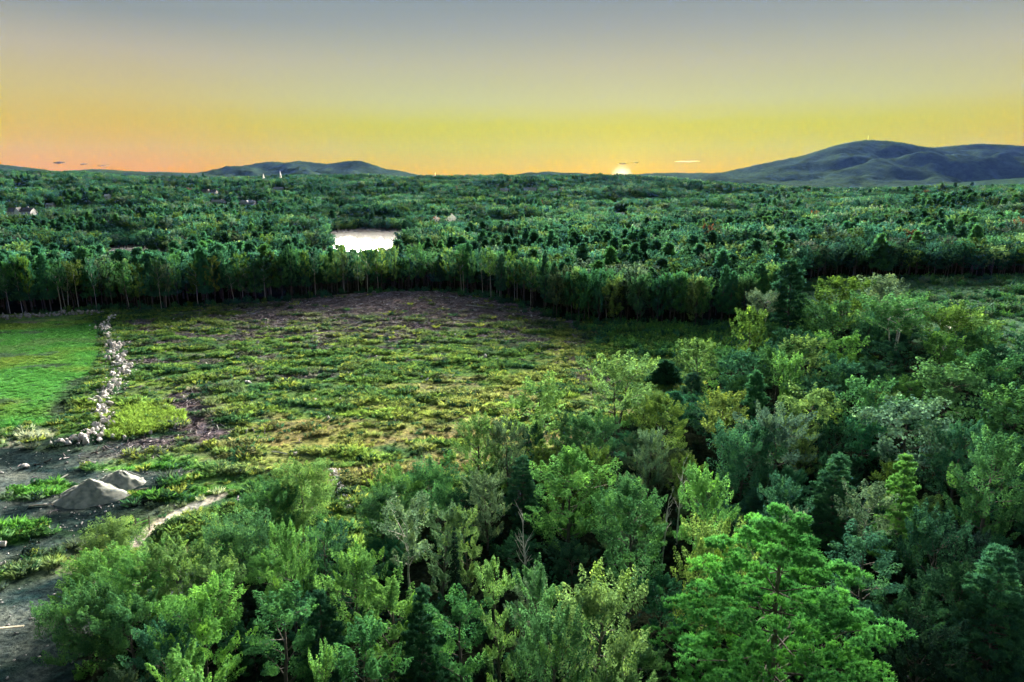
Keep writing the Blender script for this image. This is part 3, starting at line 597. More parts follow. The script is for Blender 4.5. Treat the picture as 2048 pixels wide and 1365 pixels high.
# ---- the trees that can be told apart (kind, x, y, height, crown radius, leaf colour, label)
HEROES = [
    ('M', -35.4, 64.3, 8.5, 3.77, 'ygreen', 'broad leafy bush tree at the lower left, below the dirt track'),
    ('M', -38.7, 63.7, 8.0, 3.22, 'bright', 'leafy bush tree touching the left side of the broad one'),
    ('M', -30.7, 61.9, 8.5, 3.02, 'ygreen', 'loose light green tree touching the right side of the broad bush tree'),
    ('M', -47.9, 73.6, 6.0, 3.36, 'ygreen', 'scrubby green tree right below the gravel mound'),
    ('M', -44.0, 66.0, 6.0, 4.23, 'bright', 'low bushy tree left of the broad lower left bush'),
    ('M', -40.5, 57.0, 7.0, 3.81, 'green', 'dim bushy tree right of the plank at the left photo edge'),
    ('M', -27.1, 52.2, 11.0, 3.39, 'bright', 'bright leafy tree with pointed tip in the lower left corner'),
    ('M', -22.4, 42.2, 13.0, 2.34, 'bright', 'vivid green treetop cut by the bottom edge, lower left'),
    ('M', -31.4, 70.5, 8.0, 3.78, 'green', 'rounded green tree right of the pale dirt track'),
    ('M', -35.6, 55.6, 8.0, 3.21, 'green', 'shaded green tree below the lower left bush trees'),
    ('M', -29.0, 50.0, 9.0, 2.76, 'teal', 'dim teal tree near the bottom edge, lower left'),
    ('M', -19.0, 49.3, 13.0, 2.51, 'green', 'tree with separate pointed leaf tufts, lower left of centre'),
    ('M', -22.4, 62.2, 11.0, 2.47, 'bright', 'bright yellow-green tree between the track and the grey birch'),
    ('M', -20.1, 66.0, 10.0, 1.77, 'green', 'slim green tree right behind the twin bright trees'),
    ('M', -15.2, 58.6, 11.0, 3.07, 'bright', 'yellow-green tree with spreading side branch left of the grey birch'),
    ('M', -11.0, 51.8, 13.0, 2.63, 'bright', 'bright yellow-green maple with lobed crown at lower centre left'),
    ('P', -16.7, 53.0, 11.0, 2.4, 'dark', 'dim blue-green pine below the spreading yellow-green tree'),
    ('B', -11.1, 66.6, 13.0, 3.03, 'grey', 'grey-green birch with pale upright trunk and bare lower branches'),
    ('M', -7.7, 66.9, 12.0, 1.93, 'grey', 'grey-green tree touching the right side of the pale birch'),
    ('M', -4.8, 67.5, 12.0, 1.66, 'ygreen', 'slim upright light green tree behind the black spruce'),
    ('S', -5.7, 61.5, 13.0, 0.87, 'black', 'narrow black-green spruce spire at lower centre'),
    ('P', -7.5, 51.0, 13.0, 2.24, 'dark', 'dark pine right of the lobed bright maple'),
    ('M', -10.8, 42.7, 14.0, 2.39, 'green', 'leafy tree with three pointed tips at the bottom edge'),
    ('M', -13.5, 41.3, 14.0, 0.99, 'bright', 'slim bright treetop at the bottom edge, left of the three-tipped tree'),
    ('M', -4.2, 49.3, 13.0, 2.18, 'green', 'green tree with flat leaf layers right of the dark pine'),
    ('M', -1.0, 52.4, 14.0, 1.57, 'ygreen', 'tall leafy tree with narrow top at bottom centre'),
    ('M', 1.4, 50.8, 15.0, 2.07, 'green', 'tall tree with rounded shoulders at bottom centre'),
    ('M', 6.5, 47.9, 15.0, 3.58, 'ygreen', 'large light green tree with loose branch tips left of the big pine'),
    ('M', 2.8, 44.1, 14.0, 3.0, 'green', 'green tree at the bottom edge between two taller ones'),
    ('M', 7.1, 77.6, 12.0, 5.45, 'bright', 'broad tree with a row of upright leaf tufts, centre of the forest'),
    ('M', 13.3, 69.0, 13.0, 4.27, 'green', 'rounded layered maple below the tufted broad tree'),
    ('M', 22.5, 72.9, 13.0, 3.2, 'bright', 'bright green maple with a grey dead stem in front'),
    ('M', 18.9, 57.8, 14.0, 3.77, 'gold', 'yellow-green tree with candle-like tips behind the big pine'),
    ('P', 20.7, 47.2, 21.0, 10.06, 'pineb', 'huge bright green white pine at the lower right'),
    ('M', 34.0, 58.7, 14.0, 2.75, 'teal', 'blue-green tree touching the right side of the big pine'),
    ('P', 41.3, 80.4, 13.0, 3.7, 'teal', 'soft green pine with flat layers right of centre'),
    ('P', 46.8, 75.1, 15.0, 2.75, 'bright', 'bright slender conifer with drooping tiers at the right'),
    ('B', 41.0, 72.4, 12.0, 2.96, 'grey', 'pale twiggy birch between the two right-hand conifers'),
    ('M', 44.0, 64.1, 12.0, 3.42, 'dark', 'dim tree with loose tufted top at the lower right'),
    ('P', 43.3, 54.4, 15.0, 3.62, 'teal', 'teal pine at the right photo edge, lower part'),
    ('M', 59.4, 78.8, 14.0, 4.56, 'green', 'leafy tree at the right photo edge above the teal pine'),
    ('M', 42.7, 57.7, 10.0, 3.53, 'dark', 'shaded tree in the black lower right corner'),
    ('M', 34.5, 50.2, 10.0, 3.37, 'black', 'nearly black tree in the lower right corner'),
    ('M', -28.6, 85.6, 8.0, 4.12, 'ygreen', 'round light green tree left of the short stone wall'),
    ('M', -30.7, 80.8, 7.0, 3.82, 'green', 'green tree left below the short stone wall'),
    ('M', -15.6, 84.8, 8.0, 3.45, 'bright', 'bright green tree right of the short stone wall'),
    ('M', -16.5, 79.5, 8.0, 2.95, 'green', 'bushy tree just right of the foot of the short stone wall'),
    ('M', -11.2, 87.2, 8.0, 3.86, 'green', 'green tree at the clearing edge, two crowns right of the short wall'),
    ('M', -5.3, 99.7, 10.0, 3.69, 'ygreen', 'leafy tree at the clearing edge left of the twin-trunk tree'),
    ('M', -0.7, 98.6, 10.0, 3.08, 'grey', 'grey-tipped slim tree at the clearing edge'),
    ('M', 5.2, 112.8, 13.0, 4.95, 'ygreen', 'tall thin-crowned tree at the clearing edge, left of the twin-trunk tree'),
    ('B', 19.6, 120.2, 15.0, 6.21, 'ygreen', 'tall open twin-trunk tree standing out at the clearing edge'),
    ('S', 36.5, 157.0, 6.0, 4.26, 'dark', 'round dark evergreen at the top of the sapling patch'),
    ('M', 42.3, 149.6, 11.0, 4.96, 'ygreen', 'light green tree right of the round dark evergreen'),
    ('M', 12.1, 100.4, 11.0, 4.11, 'green', 'dense green tree in front of the twin-trunk tree'),
    ('M', 25.3, 107.9, 11.0, 4.47, 'gold', 'yellow-tipped tree below the round dark evergreen'),
    ('M', 36.1, 110.6, 11.0, 4.23, 'gold', 'yellow-green tree below the column-shaped yellow tree'),
    ('M', 59.3, 165.5, 15.0, 4.05, 'olive', 'tall column-shaped olive tree at the right end of the sapling patch'),
    ('P', 81.5, 197.5, 24.0, 6.29, 'dark', 'tall dark white pine rising beside the right meadow'),
    ('B', 74.1, 197.9, 14.0, 4.7, 'grey', 'pale slim birch left of the tall white pine'),
    ('M', 97.1, 197.6, 17.0, 8.13, 'olive', 'round olive-green maple in front of the right meadow'),
    ('M', 114.8, 210.3, 17.0, 6.63, 'grey', 'pale grey-green tree behind the round olive maple'),
    ('B', 96.2, 167.0, 17.0, 8.92, 'green', 'spreading birch with several white leaning trunks'),
    ('B', 108.2, 164.9, 15.0, 6.58, 'olive', 'olive birch right of the white-trunked spreading birch'),
    ('M', 96.8, 148.8, 12.0, 5.16, 'bright', 'bright green rounded tree below the white-trunked birch'),
    ('M', 78.8, 119.2, 13.0, 6.72, 'green', 'wide tree with upright tufts at the right, under the rounded bright one'),
    ('M', 64.1, 145.4, 12.0, 5.35, 'ygreen', 'pale-tipped light tree left of the smooth green tree on the right slope'),
    ('M', 76.8, 154.7, 11.0, 4.84, 'bright', 'smooth bright green tree left of the dark gap below the birch'),
    ('M', 61.4, 113.1, 12.0, 4.39, 'green', 'tufted green tree in the middle of the right-hand forest'),
    ('M', 60.4, 98.0, 13.0, 5.7, 'silver', 'silvery blue-green tree in the right-hand forest'),
    ('M', 40.3, 97.5, 12.0, 5.07, 'silver', 'silver-grey spreading tree right of the forest centre'),
    ('M', 63.4, 90.7, 12.0, 3.6, 'teal', 'tufted teal tree right of the silvery tree'),
    ('M', 96.0, 132.2, 12.0, 5.2, 'green', 'tufted tree at the right photo edge below the meadow'),
    ('M', 50.9, 110.6, 11.0, 4.64, 'ygreen', 'yellow-green tree left of the tufted tree in the right forest'),
    ('M', 34.2, 94.4, 10.0, 4.69, 'teal', 'dark teal tree left under the silver-grey one'),
    ('M', 28.6, 63.5, 14.0, 1.4, 'grey', 'grey twiggy tree just behind the crown of the big pine'),
    ('M', 80.9, 104.8, 12.0, 6.0, 'green', 'green tree at the right photo edge, mid height'),
    ('M', 57.6, 142.6, 11.0, 4.62, 'green', 'green tree below the pale slim birch'),
    ('M', 87.3, 151.4, 10.0, 5.88, 'dark', 'dark tree under the white-trunked birch'),
    ('M', 84.2, 181.1, 14.0, 6.67, 'green', 'green tree between the tall pine and the round olive maple'),
    ('M', 122.6, 175.5, 11.0, 6.36, 'ygreen', 'light green tree at the meadow edge, far right'),
    ('D', 21.3, 80.3, 11.0, 0.99, 'grey', 'bare grey dead stem leaning in the middle of the forest'),
    ('D', 1.8, 67.1, 11.0, 0.94, 'grey', 'small bare dead tree with forked twigs near bottom centre'),
    ('D', -16.0, 84.6, 7.0, 1.38, 'grey', 'bare dead branch tree right of the short stone wall'),
    ('D', 18.6, 76.7, 9.0, 0.77, 'grey', 'short bare dead stem beside the leaning one'),
]
NAME = {'M': ('broadleaf_tree', 'tree', 'broad-leaved trees of the near woods'), 'B': ('birch_tree', 'birch tree', 'birches of the near woods'),
        'P': ('pine_tree', 'pine tree', 'pines of the near woods'), 'S': ('spruce_tree', 'spruce tree', 'spruces of the near woods'), 'D': ('dead_tree', 'dead tree', 'dead trees of the near woods')}
taken = []
for i, (k, x, y, h, r, tint, lab) in enumerate(HEROES):
    d = math.hypot(x, y)
    if k == 'M':
        q = r / h
        kd = random.choice(mid_b if d > 112 else near_w if q > .46 else near_s if q < .21 else near_b)
    elif k == 'B': kd = birches[1] if 'leaning trunks' in lab else birches[2] if 'twin-trunk' in lab else birches[0] if d < 120 else birches[1]
    elif k == 'P': kd = big_pine if 'huge' in lab else row_p[0] if d > 150 else pines[i % 2]
    elif k == 'S': kd = spr_r if 'round' in lab else spr
    else: kd = deads[i % 2]
    n, c, g = NAME[k]
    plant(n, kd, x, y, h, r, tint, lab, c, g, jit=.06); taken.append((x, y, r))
# ---- the rest of the near woods, tree by tree, each named after the landmark it stands by
MARKS = [(-36.6, 65.1, 'broad lower left bush'), (-11.1, 66.6, 'pale-trunked birch'), (-5.7, 61.5, 'black spruce spire'), (-10.8, 42.7, 'three-tipped tree'), (1.4, 50.8, 'round-shouldered tall tree'),
         (7.1, 77.6, 'broad tufted tree'), (13.3, 69, 'layered maple'), (22.5, 72.9, 'bright maple with dead stem'), (20.6, 47.2, 'huge pine'), (41.3, 80.4, 'flat-layered pine'),
         (46.8, 75.1, 'bright slender conifer'), (43.3, 54.4, 'teal edge pine'), (-23.8, 91, 'short stone wall'), (5.2, 112.8, 'thin-crowned edge tree'), (19.6, 120.2, 'twin-trunk tree'), (36.5, 157, 'round dark evergreen'),
         (59.3, 165.5, 'olive column tree'), (90.9, 220, 'tall white pine'), (97, 197.6, 'round olive maple'), (96, 167, 'white-trunked birch'), (81, 122.8, 'wide tufted right tree'), (60.4, 98, 'silvery blue tree'),
         (41.5, 100.4, 'silver-grey tree'), (26.8, 114, 'yellow-tipped tree'), (66, 149.6, 'pale-tipped tree'), (59.4, 78.8, 'right edge leafy tree')]
WORD = {'green': 'mid-green', 'bright': 'bright green', 'ygreen': 'yellowish green', 'gold': 'golden green', 'olive': 'olive', 'teal': 'teal green', 'grey': 'grey-green', 'silver': 'silvery green', 'dark': 'dark green', 'black': 'blackish'}
used = {}
def fill_label(x, y, h, tint, what):
    m = min(MARKS, key=lambda q: (q[0] - x) ** 2 + (q[1] - y) ** 2); a = math.atan2(y - m[1], x - m[0])
    dr = ['right of', 'behind and right of', 'behind', 'behind and left of', 'left of', 'before and left of', 'before', 'before and right of'][int(round(a / (math.pi / 4))) % 8]
    lab = f"{'tall' if h > 10.5 else 'low'} {WORD[tint]} {what} {dr} the {m[2]}"
    used[lab] = used.get(lab, 0) + 1
    if used[lab] > 1: lab = f"{ordinal(used[lab])} nearest {lab}"
    return lab
back = []
def fill_near():
    cand = []
    for y in np.arange(26, 225, 4.4):
        for x in np.arange(-56, 190, 4.4): cand.append((x + random.uniform(-1.9, 1.9), y + random.uniform(-1.9, 1.9)))
    cand.sort(key=lambda p: p[0] ** 2 + p[1] ** 2)
    P = np.array(cand); ok = inside(P[:, 0], P[:, 1], FRONT); ed = pdist(P[:, 0], P[:, 1], FRONT[:19])
    n = 0
    for (x, y), o, e in zip(cand, ok, ed):
        if not o or e < 1.0 or abs(x) > 0.80 * y + 10: continue
        far = math.hypot(x, y) > 112
        if far and random.random() < 0.35: continue
        r = random.uniform(2.2, 3.3) * (1.35 if far else 1.0)
        if any((x - a) ** 2 + (y - b) ** 2 < ((r + c) * (0.78 if not far else .70)) ** 2 for a, b, c in taken): continue
        h = min((random.uniform(4.0, 7.0) if y < 85 else random.uniform(5, 8.5)) if random.random() < .86 else random.uniform(8.5, 11.0), 4.8 + e * 0.45) * (0.75 if x < -28 else 1)
        if -34 < x < -16 and y > 72: h = min(h, 3.2); r *= .6
        if 78 < x < 96 and 138 < y < 164: h = min(h, 4.5)
        q = random.random()
        tint = random.choices(['green', 'teal', 'dark', 'ygreen', 'bright', 'grey', 'olive'], [14, 16, 40, 3, 2, 2, 2] if h < 8.5 and y < 100 else [26, 24, 30, 6, 5, 4, 4] if h < 8.5 else [34, 16, 8, 14, 16, 8, 4])[0]  # low fill trees mostly tinted dark, painting shade into the gaps between crowns
        if x > 27 and y < 72: tint = random.choice(['dark', 'black', 'black', 'dark'])  # dark trees, with the corner's dimness also put into their leaf tint
        if math.hypot(x, y) > 142 and q >= .1: back.append((x, y, h * 1.1, r, tint)); taken.append((x, y, r)); continue
        if q < 0.10: plant('pine_tree', random.choice(pines) if not far else row_p[0], x, y, h * 1.1, r * .85, 'teal' if q < .05 else 'dark', fill_label(x, y, h, 'teal' if q < .05 else 'dark', 'pine'), 'pine tree', NAME['P'][2])
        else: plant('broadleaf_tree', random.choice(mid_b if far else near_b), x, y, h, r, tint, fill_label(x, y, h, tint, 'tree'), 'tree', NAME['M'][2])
        taken.append((x, y, r)); n += 1
    return n
n_fill = fill_near()
# ---- the row of tall trees along the far side of the clearing and the meadow
def edge_row():
    pts = []
    vis = [p for p in TREELINE if -262 <= p[0] <= 100]
    for row, (off, gap) in enumerate(((1.5, 2.9), (6.0, 5.6))):
        if row == 1: continue
        P, Ln = along(vis, 10); n = int(Ln / gap); P, _ = along(vis, n, gap * 2.2)
        T = np.gradient(P, axis=0); T = unit(T); Nn = np.stack([-T[:, 1], T[:, 0]], 1)
        P = P + Nn * (off + rng.random(n)[:, None] ** 1.5 * 6.0 - 1.2)
        for x, y in P:
            if abs(x) < 0.78 * y + 4: pts.append((x, y, row))
    out = [[], []]
    for x, y, row in pts: out[row].append((x, y))
    for row in (0, 1):
        out[row].sort(key=lambda p: p[0] / p[1])
        for k, (x, y) in enumerate(out[row]):
            right = x > 14; h = random.uniform(16.0, 20.5) * (0.88 if right else 1); r = random.uniform(1.9, 3.2) * (1.25 if right else 1)
            pn = random.random() < 0.12
            tint = random.choices(['ygreen', 'green', 'teal', 'olive', 'grey', 'gold'], [18, 34, 20, 14, 9, 2] if not right else [6, 32, 34, 8, 14, 2])[0]
            kd = row_p[0] if pn else random.choice(row_b if not (right and random.random() < .82) else mid_b)
            if pn: h *= 1.12; tint = 'teal'
            side = 'front' if row == 0 else 'second'
            bi = kd.trunk.materials[0] == M['birch']; nm = 'pine' if pn else 'birch' if bi else 'broadleaf'
            plant(nm + '_tree', kd, x, y, h, r * (1.1 if pn else 1), tint,
                  f"{ordinal(k + 1)} tree from the left along the far wood edge, {WORD[tint]} {nm}", {'pine': 'pine tree', 'birch': 'birch tree', 'broadleaf': 'tree'}[nm],
                  f'{nm} trees of the far wood edge').rotation_euler[0] = random.gauss(0, .035)
    return len(pts)
n_row = edge_row()
print('near fill', n_fill, 'edge', n_row)

# ------------------------------------------------------------------ masses nobody could count: scattered by geometry nodes
def scatter(name, label, cat, protos, P, scale, tint, rz=None, idx=None, tilt=0.0):
    n = len(P); coll = bpy.data.collections.new(name + '_kinds')
    for i, me in enumerate(protos):
        coll.objects.link(bpy.data.objects.new(f'{name}_kind_{i:02d}', me))
    me = bpy.data.meshes.new(name); me.vertices.add(n); me.vertices.foreach_set('co', np.asarray(P, np.float32).ravel())
    rot = np.zeros((n, 3)); rot[:, 2] = rng.random(n) * 6.283 if rz is None else rz
    if tilt: rot[:, :2] = rng.normal(0, tilt, (n, 2))
    scale = np.asarray(scale, float); scale = np.repeat(scale[:, None], 3, 1) if scale.ndim == 1 else scale
    for nm, ty, key, arr in (('rot', 'FLOAT_VECTOR', 'vector', rot), ('scl', 'FLOAT_VECTOR', 'vector', scale)):
        a = me.attributes.new(nm, ty, 'POINT'); a.data.foreach_set(key, np.asarray(arr, np.float32).ravel())
    a = me.attributes.new('tint', 'FLOAT_COLOR', 'POINT'); a.data.foreach_set('color', np.hstack([tint, np.ones((n, 1))]).astype(np.float32).ravel())
    a = me.attributes.new('idx', 'INT', 'POINT'); a.data.foreach_set('value', (rng.integers(0, len(protos), n) if idx is None else idx).astype(np.int32))
    o = link(name, me); tag(o, label, cat, kind='stuff')
    g = bpy.data.node_groups.new(name + '_spread', 'GeometryNodeTree')
    g.interface.new_socket('Geometry', in_out='INPUT', socket_type='NodeSocketGeometry'); g.interface.new_socket('Geometry', in_out='OUTPUT', socket_type='NodeSocketGeometry')
    N = g.nodes.new; L = g.links.new; gi = N('NodeGroupInput'); go = N('NodeGroupOutput')
    ci = N('GeometryNodeCollectionInfo'); ci.inputs['Collection'].default_value = coll; ci.inputs['Separate Children'].default_value = True; ci.inputs['Reset Children'].default_value = True
    ip = N('GeometryNodeInstanceOnPoints'); ip.inputs['Pick Instance'].default_value = True
    def att(nm, ty):
        a = N('GeometryNodeInputNamedAttribute'); a.data_type = ty; a.inputs['Name'].default_value = nm
        return next(s for s in a.outputs if s.enabled and s.name == 'Attribute')
    L(gi.outputs[0], ip.inputs['Points']); L(ci.outputs[0], ip.inputs['Instance']); L(att('idx', 'INT'), ip.inputs['Instance Index'])
    L(att('rot', 'FLOAT_VECTOR'), ip.inputs['Rotation']); L(att('scl', 'FLOAT_VECTOR'), ip.inputs['Scale']); L(ip.outputs[0], go.inputs[0])
    md = o.modifiers.new('spread', 'NODES'); md.node_group = g
    return o
def joined(name, w, l, bark, leafm):
    V, F, v, m = cat_mesh([(w[0], w[1], np.zeros(len(w[1])), 0), (l[0], l[1], l[2], 1)])
    return mesh_np(name, V, F, [bark, leafm], m, v)
def tints(keys, wts, n, jit=.16):
    T = np.array([TI[k] for k in keys]); w = np.array(wts, float); i = rng.choice(len(keys), n, p=w / w.sum())
    return T[i] * (1 + rng.normal(0, jit, (n, 1))) * (1 + rng.normal(0, .05, (n, 3)))
far_b = []
for i, (b, u, sh, R) in enumerate([(.3, .5, .5, 4.4), (.35, .3, .5, 4.8), (.3, .8, .7, 4.0), (.4, .2, .7, 5.0), (.3, .6, .5, 3.6), (.35, .4, .7, 4.4)]):
    w, l = broadleaf(400 + i, H=14, R=R, base=b, limbs=13, subs=5, per=16, leaf=0.80, upright=u, shape=sh, tr=.2)
    w = (w[0], w[1][:120]); far_b.append(joined('woodland_tree', w, l, M['bark'], M['leaf_inst']))
far_p = []
for i in range(3):
    w, l = pine(420 + i, H=18, R=4.4, base=.3, whorls=10, per=5, tufts=2, needles=6, nl=1.1, nw=.2, sparse=.12)
    w = (w[0], w[1][:80]); far_p.append(joined('woodland_pine', w, l, M['bark'], M['needle_inst']))
mid_j = []
for i, (b, u, sh) in enumerate([(.15, .6, .5), (.2, .3, .5), (.15, .9, .7)]):
    w, l = broadleaf(440 + i, H=13, R=4.8, base=b, limbs=18, subs=7, per=40, leaf=0.46, upright=u, shape=sh); mid_j.append(joined('wood_tree', w, l, M['bark'], M['leaf_inst']))
def back_woods():
    B = np.array([(b[0], b[1], b[2], b[3]) for b in back]); n = len(B)
    scatter('back_woods', 'close-standing lower trees at the back of the right-hand woods', 'woods', mid_j, np.stack([B[:, 0], B[:, 1], ground_z(B[:, 0], B[:, 1]) - .2], 1), np.stack([B[:, 3] / 4.8, B[:, 3] / 4.8, B[:, 2] / 13], 1), np.array([TI[b[4]] for b in back]) * (1 + rng.normal(0, .12, (n, 1))))
back_woods()
HOUSES = [
    (-635.6, 900, 31.6, 14.2, 6.5, 5.1, 0.00, 'white', 'roof', 'large white house with central gable on the left hillside', 8, True),
    (-1050.8, 1500, 26.4, 11.9, 5.0, 4.2, 0.00, 'greywall', 'roof_blue', 'house with blue metal roof high on the left hillside', 3, False),
    (-663.4, 1000, 10.3, 7.0, 5.0, 2.5, 0.00, 'white', 'roof_grey', 'small white house right of the large white one', 2, False),
    (-780.8, 1600, 30.5, 13.7, 5.0, 4.9, 0.00, 'white', 'roof', 'long low white house on the hillside, left of the cream house', 5, False),
    (-648.9, 1500, 30.8, 13.9, 6.0, 4.9, 0.00, 'cream', 'roof', 'cream house with tall windows on the hillside', 5, True),
    (-527.1, 1250, 22.0, 9.9, 4.5, 3.5, 0.00, 'greywall', 'roof_grey', 'grey-roofed house half hidden below the cream house', 3, False),
    (-473.5, 1250, 25.6, 11.5, 4.5, 4.1, 0.00, 'greywall', 'roof_grey', 'wide grey house right of the half-hidden grey roof', 3, True),
    (-567.9, 1700, 22.4, 10.1, 4.5, 3.6, 0.00, 'greywall', 'roof_grey', 'pale grey roof near the ridge under the church spire', 2, False),
    (-20.0, 1750, 20.5, 9.2, 5.0, 3.3, 0.00, 'white', 'roof_grey', 'left one of three white houses on the centre ridge', 3, False),
    (45.1, 1750, 30.8, 13.9, 5.0, 4.9, 0.00, 'white', 'roof_grey', 'middle and longest of three white houses on the centre ridge', 4, False),
    (102.7, 1750, 17.9, 8.1, 6.0, 2.9, 0.00, 'white', 'roof_grey', 'right one of three white houses on the centre ridge', 2, False),
    (-695.9, 1200, 7.9, 7.0, 8.0, 2.5, 0.00, 'white', 'white', 'narrow white house with bright gable on the left slope', 1, False),
    (171.4, 1100, 12.9, 7.0, 4.0, 2.5, 0.00, 'white', 'white', 'white shed roof in the woods below the setting sun', 2, False),
]
def forest():
    pts = []
    for y0, y1, s in ((215, 650, 6.0), (650, 1300, 7.2), (1300, 2100, 9.0), (2100, 3200, 11.0)):
        ys = np.arange(y0, y1, s); 
        for k, y in enumerate(ys):
            w = 0.80 * y + 80; xs = np.arange(-w, w, s) + (k % 2) * s / 2
            pts.append(np.stack([xs, np.full(len(xs), y)], 1) + (rng.random((len(xs), 2)) - .5) * s * .95)
    P = np.vstack(pts); x, y = P[:, 0], P[:, 1]
    line_y = np.interp(x, [p[0] for p in TREELINE], [p[1] for p in TREELINE]); off = np.where(pdist(x, y, TREELINE) > np.where(x < 100, 5.5, 1.5), y > line_y, False)
    keep = off
    for poly in (POND_A, POND_B): keep &= ~(inside(x, y, poly) | (pdist(x, y, poly + poly[:1]) < 3))
    # low wet ground on the near side of the ponds
    keep &= ~inside(x, y, [(-75, 440), (-96, 520), (-150, 620), (-160, 500), (-130, 430)])
    keep &= pdist(x, y, ROAD) > 15
    for hx, hy, hw, *_ in HOUSES:
        keep &= ~((np.abs(x - hx) < hw * .62 + 5) & (y < hy + hw * .5 + 3) & (y > hy - hw * .5 - 16))
    keep &= vnoise(x / 55, y / 55, 91) * 0.6 + rng.random(len(x)) * 0.6 > 0.2
    P = P[keep]; x, y = P[:, 0], P[:, 1]; n = len(P); z = ground_z(x, y) - .3
    patch = fbm(x / 90, y / 90, 95, 2); stand = 0.72 + 0.62 * ss(.3, .7, fbm(x / 70 + 40, y / 70, 98, 2))
    ispine = rng.random(n) < np.clip(0.10 + (patch - .5) * 1.0, 0.03, .5)
    grow = np.where(y > 2000, 1.15, np.where(y > 1200, 1.06, 1.0))
    Q = np.stack([x, y, z], 1)
    # young regrowth on the slopes below the houses leaves them their view
    young = np.ones(n)
    for hx, hy, hw, hd, hz_ in LAWNS:
        t = y / hy; near = (np.abs(x - hx * t) < hw * .5 + 7) & (y < hy) & (y > hy - 320)
        room = (CAM_H + (hz_ + 0.6 - CAM_H) * t - z) / 21.0
        young = np.where(near, np.clip(np.minimum(young, room), 0.12, 1), young)
    seen = (np.abs(x + 150 * y / 700) < 62 * y / 700) & (y > 260) & (y < 530)
    young = np.where(seen, np.minimum(young, np.clip((CAM_H - .0885 * y - z) / 21.0, .2, 1)), young)
    seen = (np.abs(x + 322 * y / 590) < 30 * y / 590) & (y > 255) & (y < 540)
    young = np.where(seen, np.minimum(young, np.clip((CAM_H - .1005 * y - z) / 21.0, .2, 1)), young)
    b = ~ispine; nb = b.sum(); sw = rng.uniform(.7, 1.4, nb) * 1.04; s = np.stack([sw * grow[b] * np.sqrt(young[b])] * 2 + [rng.uniform(.72, 1.25, nb) * young[b] * np.where(y[b] < 380, 1, stand[b])], 1)
    t = tints(['green', 'teal', 'olive', 'grey', 'ygreen', 'dark', 'gold'], [30, 32, 6, 16, 9, 10, 1.2], nb) * np.array([.84, .82, 1.05])  # cooler, dimmer leaf tint stands in for haze over the far woods
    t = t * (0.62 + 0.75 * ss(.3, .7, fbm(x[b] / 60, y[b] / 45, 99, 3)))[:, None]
    red = rng.random(nb) < .003; t[red] = (0.12, 0.065, 0.035)
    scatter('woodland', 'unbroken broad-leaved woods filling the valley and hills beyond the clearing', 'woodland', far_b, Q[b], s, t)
    npn = ispine.sum(); s = rng.uniform(.8, 1.25, npn) * young[ispine]
    scatter('pine_woodland', 'dark pines mixed through the woods beyond the clearing', 'woodland', far_p, Q[ispine], s, tints(['teal', 'dark', 'green'], [5, 5, 2], npn))
    print('forest', n)
forest()
# low growth
def shrub_proto(seed, H, R, n, leaf, up=.7):
    r = np.random.default_rng(seed); m = 16; az = r.random(m) * 6.28; rr = np.sqrt(r.random(m)) * R * .7
    cs = np.stack([np.cos(az) * rr, np.sin(az) * rr, r.random(m) * H * .25 * (1 - rr / R)], 1); ds = unit(np.stack([np.cos(az) * rr / R * .8, np.sin(az) * rr / R * .8, np.ones(m)], 1) + r.normal(0, .15, (m, 3)))
    Ls = H * (1.0 - .55 * (rr / R)) * (0.7 + .4 * r.random(m)); Rs = np.full(m, R * .3)
    V, F, v = spray(cs, ds, Ls, Rs, n, leaf, r, up=up)
    return mesh_np('shrub', V, F, [M['leaf_inst']], fattr=v)
def grass_proto(seed, H, R, n, w):
    r = np.random.default_rng(seed); az = r.random(n) * 6.28; rr = np.sqrt(r.random(n)) * R; p = np.stack([np.cos(az) * rr, np.sin(az) * rr, np.zeros(n) - .05], 1)
    d = unit(np.stack([np.cos(az), np.sin(az), np.full(n, 2.2)], 1) + r.normal(0, .5, (n, 3))); L_ = H * (0.5 + .7 * r.random(n)); s = unit(np.cross(d, r.normal(size=(n, 3)))) * w
    V = np.stack([p - s, p + s, p + d * L_[:, None] + s * .2 + np.stack([np.cos(az) * .12, np.sin(az) * .12, np.zeros(n) - .08], 1), p + d * L_[:, None] * .6 - s], 1).reshape(-1, 3)
    return mesh_np('grass_tuft', V, np.arange(n * 4).reshape(-1, 4), [M['leaf_inst']], fattr=np.clip(r.normal(.5, .18, n), 0, 1))
shrubs = [shrub_proto(500 + i, 2.4, 1.4, 26, .34) for i in range(4)]
weeds_p = [shrub_proto(520 + i, 0.75, 0.75, 9, .24) for i in range(4)]
grass_p = [grass_proto(530 + i, 0.8, 0.55, 60, .035) for i in range(4)]
